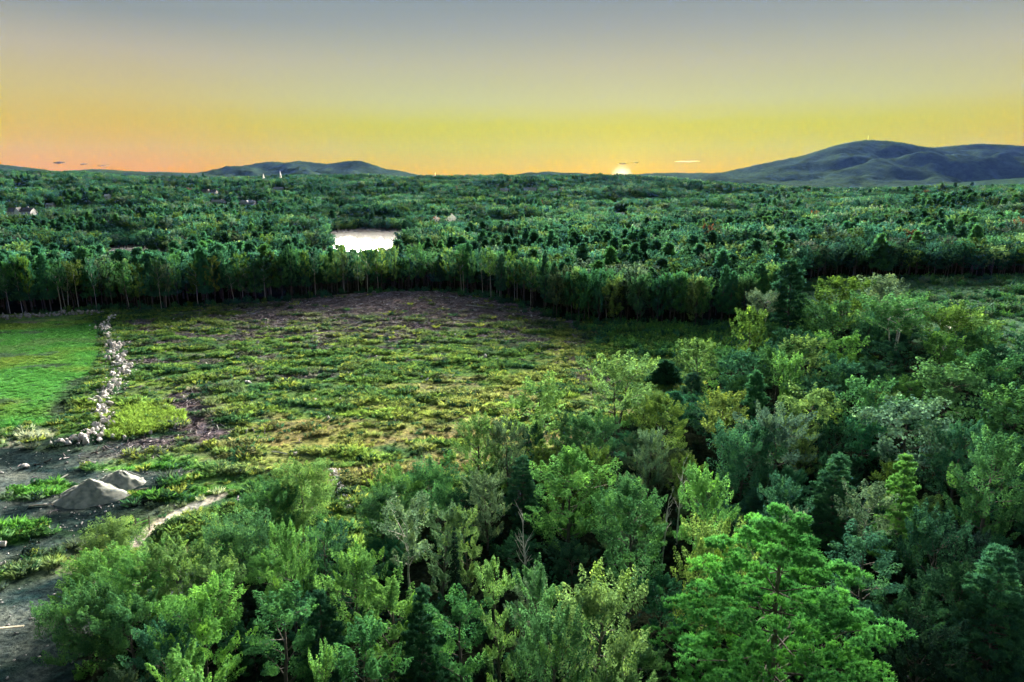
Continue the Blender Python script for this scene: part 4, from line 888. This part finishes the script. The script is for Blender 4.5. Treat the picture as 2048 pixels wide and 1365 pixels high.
def low_growth():
    # weeds over the clearing
    n = 94000; x = rng.uniform(-150, 60, n); y = rng.uniform(48, 312, n)
    col, weed, deb = cover(x, y); g = fbm(x / 6, y / 4, 77, 3)
    keep = (rng.random(n) < weed * (0.25 + 1.2 * ss(.38, .62, g))) & (np.abs(x) < .8 * y + 8); x, y, col, g = x[keep], y[keep], col[keep], g[keep]
    # goldenrod-pale and dark plants mixed in
    k = len(x); t = col * (1.15 + rng.normal(0, .25, (k, 1))) * np.array([1, 1.1, 1.0]); q = rng.random(k); t[q < .10] = np.array([0.20, 0.26, 0.07]); t[q > .88] = np.array([0.03, 0.09, 0.05])
    s = rng.uniform(.5, 1.15, k) * (0.7 + .8 * ss(.45, .65, g))
    sel = rng.random(k) < .5; P = np.stack([x, y, ground_z(x, y) - .04], 1)
    scatter('weeds', 'leafy weeds spreading over the cleared field', 'weeds', weeds_p, P[sel], s[sel], np.clip(t[sel], 0.01, 1))
    scatter('tall_grass', 'tall pale grass spreading over the cleared field', 'grass', grass_p, P[~sel], s[~sel] * 1.1, np.clip(t[~sel] * np.array([1.1, 1.08, .95]), 0.01, 1))
    # short sown grass on the left field
    n = 34000; xf = rng.uniform(-215, -88, n); yf = rng.uniform(112, 232, n); kp = inside(xf, yf, FIELD) & (np.abs(xf) < .8 * yf + 4) & (fbm(xf / 5, yf / 3, 44, 3) > .25); xf, yf = xf[kp], yf[kp]; cf, _, _ = cover(xf, yf)
    scatter('sown_grass', 'short bright grass of the sown field at left', 'grass', grass_p, np.stack([xf, yf, ground_z(xf, yf)], 1), rng.uniform(.25, .5, len(xf)), np.clip(cf * (1.25 + rng.normal(0, .25, (len(xf), 1))), .01, 1))
    # thick patch of tall grass beside the stone row
    poly = [(-74, 118), (-78, 127), (-80, 137), (-74, 137), (-68, 134), (-65, 126), (-68, 121)]; n = 900; x = rng.uniform(-81, -64, n); y = rng.uniform(116, 139, n); kp = inside(x, y, poly); x, y = x[kp], y[kp]
    scatter('reedy_grass', 'dense yellow-green grass patch right of the boulder row', 'grass', grass_p, np.stack([x, y, ground_z(x, y)], 1), rng.uniform(.8, 1.7, len(x)), np.array([[.14, .235, .045]]) * (1 + rng.normal(0, .3, (len(x), 1))))
    # saplings at the right end of the clearing, and the meadow bushes
    n = 2600; x = rng.uniform(14, 100, n); y = rng.uniform(138, 226, n); line_y = np.interp(x, [p[0] for p in TREELINE], [p[1] for p in TREELINE])
    kp = ~inside(x, y, FRONT) & (y < line_y - 1) & (rng.random(n) < ss(14, 40, x + (y - 215) * .5 + (fbm(x / 12, y / 12, 3, 2) - .5) * 30)); x, y = x[kp], y[kp]
    scatter('saplings', 'thick bright green saplings at the right end of the clearing', 'saplings', shrubs, np.stack([x, y, ground_z(x, y) - .1], 1), rng.uniform(.5, 1.35, len(x)), tints(['bright', 'green', 'teal', 'ygreen'], [6, 4, 3, 2], len(x)))
    n = 5200; x = rng.uniform(98, 290, n); y = rng.uniform(170, 338, n); line_y = np.interp(x, [p[0] for p in TREELINE], [p[1] for p in TREELINE])
    kp = ~inside(x, y, FRONT) & (y < line_y - 1) & (x < .8 * y + 10); x, y = x[kp], y[kp]; pn = fbm(x / 20, y / 12, 15, 3)
    scatter('meadow_bushes', 'pale green bushes covering the wet meadow at right', 'bushes', shrubs, np.stack([x, y, ground_z(x, y) - .1], 1), rng.uniform(.4, .9, len(x)) * (0.6 + 1.5 * ss(.5, .7, pn)), tints(['teal', 'grey', 'silver', 'green', 'bright'], [4, 3, 3, 3, 1.5], len(x)))
    # understorey of the near woods; near-black leaf tints paint the shade between trees
    n = 5200; x = rng.uniform(-56, 180, n); y = rng.uniform(26, 225, n); kp = inside(x, y, FRONT) & (np.abs(x) < .8 * y + 8); x, y = x[kp], y[kp]
    kp = rng.random(len(x)) < np.where(y > 100, .5, 1); x, y = x[kp], y[kp]
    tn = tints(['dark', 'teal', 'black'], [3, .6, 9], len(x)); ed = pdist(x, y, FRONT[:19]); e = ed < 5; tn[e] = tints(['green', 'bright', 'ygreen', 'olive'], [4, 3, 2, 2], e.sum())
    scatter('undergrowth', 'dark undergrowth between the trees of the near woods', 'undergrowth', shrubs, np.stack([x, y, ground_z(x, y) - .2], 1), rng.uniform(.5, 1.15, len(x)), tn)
    # brush along the foot of the far wood
    P, Ln = along([p for p in TREELINE if p[0] > -262], 900, 3.0); P = P + rng.normal(0, 2.6, P.shape) + [0, 2.0]; kp = (np.abs(P[:, 0]) < .8 * P[:, 1] + 6) & (fbm(P[:, 0] / 14, P[:, 1] / 14, 71, 2) > .42); P = P[kp]
    scatter('brush', 'patchy brush along the foot of the far wood', 'brush', shrubs, np.stack([P[:, 0], P[:, 1], ground_z(P[:, 0], P[:, 1]) - .2], 1), np.stack([rng.uniform(.5, 1.1, len(P))] * 2 + [rng.uniform(.4, 1.5, len(P))], 1), tints(['dark', 'teal', 'green', 'olive'], [4, 4, 4, 1], len(P)))
    # scrub on the field's near margin
    n = 700; x = rng.uniform(-66, -10, n); y = rng.uniform(66, 112, n); col, weed, deb = cover(x, y); d = pdist(x, y, FRONT[:10]); kp = (d < 9) & ~inside(x, y, FRONT) & (weed > .4) & (pdist(x, y, WALL2) > 2.5) & (rng.random(n) < .55); x, y = x[kp], y[kp]
    scatter('scrub', 'low scrub where the field meets the near woods', 'scrub', shrubs, np.stack([x, y, ground_z(x, y) - .1], 1), rng.uniform(.35, .8, len(x)), tints(['bright', 'ygreen', 'green', 'olive'], [3, 3, 4, 3], len(x)))
    # slash: sticks, chips and stones left on the ground
    r = np.random.default_rng(9); pro = []
    for i in range(5):
        parts = []
        for k in range(3):
            a = r.random() * 6.28; p = r.normal(0, .5, 3) * [1, 1, .06]; d = np.array([math.cos(a), math.sin(a), r.normal(0, .12)]) * (0.5 + r.random() * 0.9)
            V, F = tube(np.stack([p - d / 2, p + r.normal(0, .04, 3), p + d / 2]) + [0, 0, .08], [.06, .055, .03], 4); parts.append((V, F, np.zeros(len(F)), 0))
        V, F, a_, m_ = cat_mesh(parts); pro.append(mesh_np('slash_sticks', V, F, [M['stick']]))
    n = 60000; x = rng.uniform(-150, 60, n); y = rng.uniform(75, 308, n); col, weed, deb = cover(x, y); line_y = np.interp(x, [p[0] for p in TREELINE], [p[1] for p in TREELINE])
    kp = (rng.random(n) < deb * .8 + .015) & (y < line_y) & (np.abs(x) < .8 * y + 8) & ~inside(x, y, FRONT) & ~inside(x, y, FIELD); x, y = x[kp], y[kp]; k = len(x)
    c = np.array([[.17, .15, .18]]) * (1 + rng.normal(0, .35, (k, 1))); q = rng.random(k); c[q < .05] = [.5, .5, .52]; c[q > .7] = [.08, .06, .06]
    scatter('slash', 'sticks and wood chips strewn over the cleared strip', 'debris', pro, np.stack([x, y, ground_z(x, y)], 1), rng.uniform(.5, 1.5, k), np.clip(c, .02, 1), tilt=.1)
low_growth()

# ------------------------------------------------------------------ stones, heaps, timber
def rock_mesh(seed, mat, sub=2):
    r = np.random.default_rng(seed); bm = bmesh.new(); bmesh.ops.create_icosphere(bm, subdivisions=sub, radius=0.5)
    ph = r.random((6, 3)) * 6.28; fr = r.normal(0, 2.4, (6, 3)); cut = unit(r.normal(size=(8, 3)))
    for v in bm.verts:
        p = np.array(v.co); s = 1 + 0.16 * sum(math.sin(float(fr[k] @ p * 2 + ph[k, 0])) for k in range(4)) / 2
        p = p * s
        for c in cut:
            d = p @ c
            if d > 0.27: p = p - c * (d - 0.27) * .95
        v.co = p * [1.15, .95, .8]
    me = bpy.data.meshes.new('stone'); bm.to_mesh(me); bm.free(); me.materials.append(mat); return me
rocks = [rock_mesh(600 + i, M['stone']) for i in range(7)]; rocks_d = [rock_mesh(620 + i, M['stone_dark']) for i in range(4)]
def stone_row(name, label, line, n, width, s0, s1, meshes, group=None, heap=0.5, small=0):
    P, Ln = along(line, 60); o = empty(name, (line[0][0], line[0][1], gz(*line[0]))); tag(o, label, 'stone wall', group)
    T = None; Q, _ = along(line, n, Ln / n * 2); Tq = unit(np.gradient(Q, axis=0)); Nn = np.stack([-Tq[:, 1], Tq[:, 0]], 1)
    wv = width * (0.7 + 0.6 * vnoise(Q[:, 0] / 9, Q[:, 1] / 9, 4)); lat = np.clip(rng.normal(0, .42, n), -1, 1) * wv / 2; Q = Q + Nn * lat[:, None]
    for i in range(n):
        s = rng.uniform(s0, s1) * (1.0 if rng.random() > .08 else 1.3); x, y = Q[i]
        c = link('stone', meshes[rng.integers(len(meshes))], o)
        c.location = (x - line[0][0], y - line[0][1], gz(x, y) - gz(*line[0]) + s * .22 + (heap * max(0, 1 - abs(lat[i]) / (wv[i] / 2)) * rng.random()))
        c.rotation_euler = tuple(rng.random(3) * 6.28); c.scale = (s * rng.uniform(.8, 1.2), s * rng.uniform(.8, 1.2), s * rng.uniform(.7, 1.0))
    if small:                      # the chinking too fine to pick apart
        Q, _ = along(line, small, Ln / small * 2); Tq = unit(np.gradient(Q, axis=0)); Nn = np.stack([-Tq[:, 1], Tq[:, 0]], 1); Q = Q + Nn * (rng.normal(0, .36, (small, 1)) * width)
        parts = []
        for i in range(small):
            me = meshes[rng.integers(len(meshes))]; co = np.empty(len(me.vertices) * 3); me.vertices.foreach_get('co', co); V = co.reshape(-1, 3) * rng.uniform(.35, .8) * s0 + [Q[i, 0] - line[0][0], Q[i, 1] - line[0][1], gz(*Q[i]) - gz(*line[0]) + .12]
            parts.append((V, np.array([p.vertices[:] for p in me.polygons]), np.zeros(len(me.polygons)), 0))
        V, F, *_ = cat_mesh(parts); c = link('rubble', mesh_np('rubble', V, F, [meshes[0].materials[0]]), o); c['kind'] = 'stuff'
    return o
stone_row('stone_wall', 'long winding row of pale boulders between the sown field and the clearing', WALL1, 298, 4.8, 0.75, 1.6, rocks, heap=.6, small=700)
stone_row('stone_wall', 'short narrow row of pale stones running into the near trees', WALL2, 190, 2.2, 0.3, 0.7, rocks, heap=.4, small=120)
stone_row('stone_wall', 'dark bank of rubble along the far edge of the sown field', [(-232, 221), (-200, 229.5), (-176, 231.5), (-160, 238), (-147, 241)], 260, 5.5, 0.6, 1.5, rocks_d, heap=1.1)
# boulder fan at the foot of the long row
for k, (x, y, s) in enumerate([(-81.5, 116.3, 1.5), (-79.8, 115.6, 1.3), (-77.2, 116.4, 1.9), (-75.4, 117.4, 1.5), (-73.4, 118.6, 1.3), (-78.4, 117.8, 2.2), (-76.3, 119.4, 1.8), (-71.2, 118.2, 1.1), (-82.9, 115.4, 1.0)]):
    o = link('boulder', rocks[k % 7]); o.location = (x, y, gz(x, y) + s * .25); o.rotation_euler = (k, k * 2, k * 3); o.scale = (s, s * .9, s * .85)
    tag(o, f'{ordinal(k + 1)} pale boulder of the fan spilling from the foot of the long boulder row', 'boulder', 'boulders at the foot of the long row')
LOOSE = [(-80.5, 105.5, 1.3, 'single pale boulder on the dark soil left of the bright grass streak'), (-66.2, 80.5, 1.5, 'rounded pale boulder on the dark soil below the gravel heap'), (-66.5, 95.6, 1.0, 'small pale stone left of the front gravel heap'),
         (-64.2, 75.6, 1.3, 'largest pale stone of the pile at the left photo edge'), (-63.0, 76.2, 0.9, 'small stone right beside the pile at the left photo edge'), (-63.8, 74.6, 1.0, 'low stone in front of the pile at the left photo edge'),
         (-60.3, 98.9, 0.8, 'little white stone at the top right of the rear gravel heap'), (-68.0, 121.0, 1.2, 'flat pale stone below the yellow-green grass patch'), (-37.5, 110.8, 1.1, 'grey stone in the dark hollow left of the round light tree')]
for k, (x, y, s, lab) in enumerate(LOOSE):
    o = link('boulder', rocks[(k * 3) % 7]); o.location = (x, y, gz(x, y) + s * .2); o.rotation_euler = (k * .7, k, k * 2.2); o.scale = (s * 1.15, s, s * .8); tag(o, lab, 'boulder', 'loose boulders')
n = 0
while n < 46:
    x = random.uniform(-118, 8); y = random.uniform(125, 285)
    if inside(np.array([x]), np.array([y]), FRONT)[0] or inside(np.array([x]), np.array([y]), FIELD)[0] or pdist([x], [y], WALL1)[0] < 6 or y > np.interp(x, [p[0] for p in TREELINE], [p[1] for p in TREELINE]) - 6: continue
    s = random.uniform(.7, 1.5); o = link('boulder', rocks[n % 7]); o.location = (x, y, gz(x, y) + s * .22); o.rotation_euler = (n, n * 1.7, n * .6); o.scale = (s * 1.2, s, s * .75)
    tag(o, 'small pale stone lying among the weeds of the clearing', 'boulder', 'stones strewn over the clearing'); n += 1
def yard_stones():
    n = 3600; x = rng.uniform(-110, -40, n); y = rng.uniform(50, 122, n); col, weed, deb = cover(x, y); d = pdist(x, y, [(-66, 78), (-60, 97), (-57, 108), (-70, 118)])
    kp = (rng.random(n) < .25 + .75 * (1 - ss(2, 9, d))) & (weed < .4) & ~inside(x, y, FRONT) & ~inside(x, y, FIELD) & (np.abs(x) < .8 * y + 8); x, y = x[kp], y[kp]; k = len(x)
    scatter('yard_stones', 'small stones and clods strewn over the bare soil at lower left', 'stones', rocks[:2] + rocks_d * 2, np.stack([x, y, ground_z(x, y) + .02], 1), rng.uniform(.12, .5, k) * (0.6 + rng.random(k) ** 4 * 1.2), np.ones((k, 3)))
yard_stones()
def heap(name, x, y, rx, ry, h, label, rz=0, seed=1):
    n, m = 26, 40; V = [[0, 0, h]]; F = []
    for i in range(1, n):
        f = i / (n - 1)
        for j in range(m):
            a = j * 2 * math.pi / m; w = 1 + .22 * (vnoise(math.cos(a) * 2 + 5, math.sin(a) * 2 + 5, seed) - .5) * 2
            px, py = math.cos(a) * rx * f * w, math.sin(a) * ry * f * w
            zz = h * ((1 - f) ** 1.05 if f > .12 else (1 - f) ** 1.05 - .03) + (float(fbm(px * 1.6 + 9, py * 1.6, seed, 4)) - .5) * 0.8 * (1 - f * .5)
            V.append([px, py, zz - .35 * f])
    for j in range(m): F.append([0, 1 + j, 1 + (j + 1) % m, -1])
    for i in range(n - 2):
        for j in range(m): a = 1 + i * m + j; b = 1 + i * m + (j + 1) % m; F.append([a, a + m, b + m, b])
    me = mesh_np(name, V, F, [M['gravel']], smooth=True); o = link(name, me); o.location = (x, y, gz(x, y) - .1); o.rotation_euler = (0, 0, rz); return tag(o, label, 'gravel heap', 'gravel heaps')
heap('gravel_heap', -63.2, 94.6, 5.8, 4.6, 3.0, 'larger pointed gravel heap with pale front slope at the lower left', .2, 1)
heap('gravel_heap', -61.4, 99.4, 4.8, 3.4, 2.3, 'smaller gravel heap just behind the larger one', -.4, 2)
def timber(name, p0, p1, r, label, cat, group, mat='log'):
    p0 = np.array([*p0, gz(*p0) + r * 1.2]); p1 = np.array([*p1, gz(*p1) + r * 1.2]); c = p0.copy()
    V, F = tube(np.stack([p0, (p0 * .6 + p1 * .4) + [0, 0, r * .3], p1]) - c, [r, r * .9, r * .7], 7); k = 7
    V = np.vstack([V, [[0, 0, 0]], [p1 - c]]); n = len(V); cap = [[i, (i + 1) % k, n - 2, -1] for i in range(k)] + [[2 * k + i, 2 * k + (i + 1) % k, n - 1, -1] for i in range(k)]
    o = link(name, mesh_np(name, V, np.vstack([F, cap]), [M[mat]], smooth=False)); o.location = c; return tag(o, label, cat, group)
LOGS = [((-63, 103.6), (-59.5, 101.6), 'pale log lying behind the gravel heaps'), ((-71.8, 100.8), (-71.5, 102.2), 'short pale log end left of the gravel heaps'), ((-57.5, 96.5), (-56, 97.3), 'short log right of the rear gravel heap'),
        ((-54, 99), (-52.6, 100.2), 'thin log on the bare soil right of the gravel heaps'), ((-70, 91), (-66.8, 91.4), 'thin log on the soil left of the front gravel heap'), ((-42, 112), (-39, 111), 'grey log in the dark hollow of the clearing'),
        ((-20, 232), (-12, 229.5), 'long grey log on the slash strip near the far trees'), ((-45, 222), (-38, 226), 'slanting log on the slash strip, left of the long grey one'), ((5, 226), (1, 222), 'log at the right end of the slash strip'),
        ((48, 221), (55, 219.5), 'fallen pale trunk in front of the wood edge by the saplings'), ((-60, 248), (-52, 249), 'weathered log below the middle of the far tree row'), ((-18, 262), (-8, 258), 'pale log near the top corner of the clearing')]
for a, b, lab in LOGS: timber('log', a, b, (.14 if abs(a[1]) < 130 else .19), lab, 'log', 'logs left on the ground', 'dead' if 'pale' in lab or 'grey' in lab else 'log')
def plank(a, b, w, t, label):
    ax, ay = a; bx, by = b; L_ = math.hypot(bx - ax, by - ay); bm = bmesh.new(); bmesh.ops.create_cube(bm, size=1); 
    for v in bm.verts: v.co = (v.co.x * L_, v.co.y * w, v.co.z * t)
    bmesh.ops.bevel(bm, geom=bm.edges[:], offset=.01, segments=1); me = bpy.data.meshes.new('plank'); bm.to_mesh(me); bm.free(); me.materials.append(M['plank'])
    o = link('plank', me); o.location = ((ax + bx) / 2, (ay + by) / 2, gz((ax + bx) / 2, (ay + by) / 2) + .3); o.rotation_euler = (0, 0, math.atan2(by - ay, bx - ax)); tag(o, label, 'plank')
plank((-56.5, 62.7), (-51.6, 63.5), .28, .12, 'long pale plank lying on the grey soil at the left photo edge')
# broken timber frame beside the dirt track
def frame():
    o = empty('timber_frame', (-50.3, 84.6, gz(-50.3, 84.6))); tag(o, 'broken dark timber frame standing at the foot of the dirt track', 'timber frame')
    for nm, a, b in (('post', (.9, .2, 0), (1.0, .3, 2.0)), ('post', (-.7, 0, 0), (-.9, .1, 1.9)), ('rail', (-1.0, .1, 1.0), (1.1, .3, 1.8)), ('rail', (-1.2, 0, .5), (1.0, .2, 1.35)), ('brace', (-1.6, -.2, .1), (-.6, .1, 1.6))):
        V, F = tube(np.array([a, np.add(a, b) / 2, b]), [.11, .1, .09], 5); link(nm, mesh_np(nm, V, F, [M['log']]), o)
frame()

# ------------------------------------------------------------------ houses, church, mast
def box(w, d, h, z=0): 
    x, y = w / 2, d / 2; V = [(-x, -y, z), (x, -y, z), (x, y, z), (-x, y, z), (-x, -y, z + h), (x, -y, z + h), (x, y, z + h), (-x, y, z + h)]
    return np.array(V, float), np.array([[0, 1, 5, 4], [1, 2, 6, 5], [2, 3, 7, 6], [3, 0, 4, 7], [4, 5, 6, 7], [3, 2, 1, 0]])
def gable(w, d, z, rise, ov=.5):
    x, y = w / 2 + ov, d / 2 + ov; t = .25
    V = [(-x, -y, z), (x, -y, z), (x, 0, z + rise), (-x, 0, z + rise), (-x, y, z), (x, y, z)]; V += [(a, b, c + t) for a, b, c in V]
    F = [[0, 1, 2, 3], [3, 2, 5, 4], [7, 6, 9, 8], [8, 9, 10, 11], [0, 3, 9, 6], [3, 4, 10, 9], [1, 7, 8, 2], [2, 8, 11, 5], [0, 6, 7, 1], [4, 5, 11, 10]]
    return np.array(V, float), np.array(F)
def gable_end(w, d, z, rise): 
    x, y = w / 2 - .05, d / 2; V = [(-x, -y, z), (-x, y, z), (-x, 0, z + rise), (x, -y, z), (x, y, z), (x, 0, z + rise)]; return np.array(V, float), np.array([[0, 2, 1, -1], [3, 4, 5, -1]])
def house(x, y, w, d, h, rise, rz, wall, roof, label, win=4, wing=False, chim=True, floors=2, base=0.0):
    o = empty('house', (x, y, gz(x, y) + base), rz); tag(o, label, 'house', 'houses among the woods')
    V, F = box(w, d, h + 3, -3); G, GF = gable_end(w, d, h, rise); V, F, *_ = cat_mesh([(V, F, np.zeros(6), 0), (G, GF, np.zeros(2), 0)])
    link('wall', mesh_np('wall', V, F, [M[wall]]), o); V, F = gable(w, d, h + .02, rise); rf = link('roof', mesh_np('roof', V, F, [M[roof]]), o)
    if chim: V, F = box(.9, .9, rise + 1.4, h); V += [w * .28, .6, 0]; link('chimney', mesh_np('chimney', V, F, [M['cream']]), rf)
    if wing:
        V, F = box(w * .22, 3.0, h + 3, -3); gv = np.array([(-w * .11, -1.5, h), (w * .11, -1.5, h), (0, -1.5, h + rise * 1.05)]); V, F, *_ = cat_mesh([(V, F, np.zeros(6), 0), (gv, np.array([[0, 1, 2, -1]]), np.zeros(1), 0)])
        V += [0, -d / 2 - 1.4, 0]; link('gable_wing', mesh_np('gable_wing', V, F, [M[wall]]), o)
        V, F = gable(d / 2 + 3.2, w * .22, h + .05, rise * 1.05, .35); V = V[:, [1, 0, 2]] * [1, -1, 1]; V += [0, -d / 4 - 1.4, 0]; link('roof', mesh_np('roof', V, F[:, ::-1], [M[roof]]), o)
    wm = box(1.3, .12, 1.5); fm = mesh_np('window', *box(1.6, .16, 1.8), [M['white']]); pm = mesh_np('pane', *wm, [M['glass']])
    for f in range(floors):
        for i in range(win):
            px = (-.5 + (i + .5) / win) * w * .92; zz = h / floors * f + h / floors * .28
            if wing and abs(px) < w * .14: continue
            a = link('window', fm, o); a.location = (px, -d / 2 - .06, zz - .15); b = link('pane', pm, a); b.location = (0, -.05, .15)
    return o
for hx, hy, hw, hd, hh, hr, rz, wall, roof, lab, win, wing in HOUSES:
    house(hx, hy, hw, hd, hh, hr, rz, wall, roof, lab, win, wing, base=0.0)
def church(x, y, label, H=30, nave=True):
    o = empty('church', (x, y, gz(x, y))); tag(o, label, 'church', 'white steeples on the ridge')
    V, F = box(5, 5, H * .55); link('tower', mesh_np('tower', V, F, [M['white']]), o)
    V = np.array([(-2.2, -2.2, H * .55), (2.2, -2.2, H * .55), (2.2, 2.2, H * .55), (-2.2, 2.2, H * .55), (0, 0, H)], float); link('spire', mesh_np('spire', V, [[0, 1, 4, -1], [1, 2, 4, -1], [2, 3, 4, -1], [3, 0, 4, -1], [3, 2, 1, 0]], [M['white']]), o)
    V, F = box(10, 20, 8); V += [0, 12, 0]; link('nave', mesh_np('nave', V, F, [M['white']]), o); V, F = gable(20, 10, 8, 4); V = V[:, [1, 0, 2]] * [1, -1, 1] + [0, 12, 0]; link('roof', mesh_np('roof', V, F[:, ::-1], [M['roof']]), o)
church(-742, 2250, 'white church with pointed spire on the ridge left of centre', 40)
church(-800, 2260, 'small pale steeple left of the pointed white church spire', 31)
church(-262, 2400, 'white steeple on the ridge right of the paired hills', 33)
def mast(x, y, z):
    o = empty('radio_mast', (x, y, z)); tag(o, 'thin radio mast on the summit of the right mountain', 'radio mast')
    for a, b in ((-3, -3), (3, -3), (3, 3), (-3, 3)):
        V, F = tube(np.array([(a, b, -12.0), (a * .6, b * .6, 18), (a * .15, b * .15, 40)]), [.7, .6, .4], 5); link('leg', mesh_np('leg', V, F, [M['steel']]), o)
    for k in range(4):
        V, F = box(6.5 - k * 1.2, 6.5 - k * 1.2, .8, 4 + k * 9); link('brace', mesh_np('brace', V, F, [M['steel']]), o)
mast(4008, 8000, 522)

# ------------------------------------------------------------------ mist, clouds, air
def blob(name, parts, mat, label, cat, kind=None):
    bm = bmesh.new()
    for k, (x, y, z, rx, ry, rz) in enumerate(parts):
        g = bmesh.ops.create_icosphere(bm, subdivisions=3, radius=1)
        for v in g['verts']:
            c = v.co; s = 1 + .22 * math.sin(3.1 * c.x + k * 2) * math.cos(2.7 * c.y + k) + .12 * math.sin(7 * c.z + 5 * c.x + k); v.co = (x + c.x * rx * s, y + c.y * ry * s, z + c.z * rz * s)
    me = bpy.data.meshes.new(name); bm.to_mesh(me); bm.free(); me.materials.append(mat)
    for p in me.polygons: p.use_smooth = True
    return tag(link(name, me), label, cat, kind=kind)
def vol_mat(name, col, dens, aniso=0.0):
    m, nt, N, L, out = new_mat(name); v = N('ShaderNodeVolumePrincipled'); v.inputs['Color'].default_value = (*col, 1); v.inputs['Density'].default_value = dens; v.inputs['Anisotropy'].default_value = aniso
    v.inputs['Absorption Color'].default_value = (1, 1, 1, 1)
    L(v.outputs[0], out.inputs['Volume']); return m
M['mist'] = vol_mat('pond_mist', (.95, .95, .97), .0032)
blob('mist', [(-328, 580, -10.5, 40, 55, 2.5)], M['mist'], 'thin white mist added to brighten the small sliver of pond', 'mist', 'stuff')  # mist added here to pale the dark water
blob('mist', [(-150, 690, -10.5, 95, 190, 3.0)], M['mist'], 'thin white mist lying over the pond', 'mist', 'stuff')
M['mist_puff'] = vol_mat('mist_puff', (.95, .95, .97), .016)
blob('mist', [(-90, 770, 1, 6, 9, 6), (-84, 771, 4, 4, 6, 5), (-70, 772, 3, 5, 8, 6), (-66, 773, 7, 4, 6, 5)], M['mist_puff'], 'small puff of mist among the trees right of the pond', 'mist', 'stuff')
M['cloud'] = plain_mat('cloud_shade_paint', (.05, .042, .04), (.08, .068, .06), .004, 1.0); M['cloud_lit_paint'] = plain_mat('cloud_glow_paint', (.16, .15, .10), (.22, .20, .14), .004, 1.0)  # shade and sun glow on the clouds are put into their base colours
blob('cloud', [(-15466, 24000, 705, 135, 97, 34), (-15369, 24100, 722, 97, 77, 23)], M['cloud'], 'small dark cloud above the left horizon', 'cloud')
blob('cloud', [(-14622, 24000, 656, 86, 62, 21), (-14561, 24100, 666, 62, 49, 14)], M['cloud'], 'tiny dark cloud right of the small dark one', 'cloud')
blob('cloud', [(-13982, 24000, 606, 148, 105, 16), (-13877, 24100, 614, 105, 84, 11)], M['cloud'], 'thin cloud streak low over the left hills', 'cloud')
blob('cloud', [(3727, 24000, 672, 148, 105, 21), (3833, 24100, 683, 105, 84, 14)], M['cloud_lit_paint'], 'bright cloud wisp just above the setting sun', 'cloud')
blob('cloud', [(4220, 24000, 705, 86, 62, 21), (4281, 24100, 716, 62, 49, 14)], M['cloud_lit_paint'], 'tiny bright cloud right above the setting sun', 'cloud')
blob('cloud', [(5918, 24000, 755, 369, 264, 15), (6182, 24100, 762, 264, 211, 10)], M['cloud_lit_paint'], 'long thin bright cloud right of the setting sun', 'cloud')

hz = box(26000, 13500, 640, -40); hz[0][:, 1] += 4300
M['haze'] = vol_mat('evening_air', (0.12, 0.26, 1.0), 0.62e-5, -0.1)
o = link('haze', mesh_np('haze', hz[0], hz[1], [M['haze']])); tag(o, 'blue evening haze filling the air over the valley', 'haze', kind='stuff')
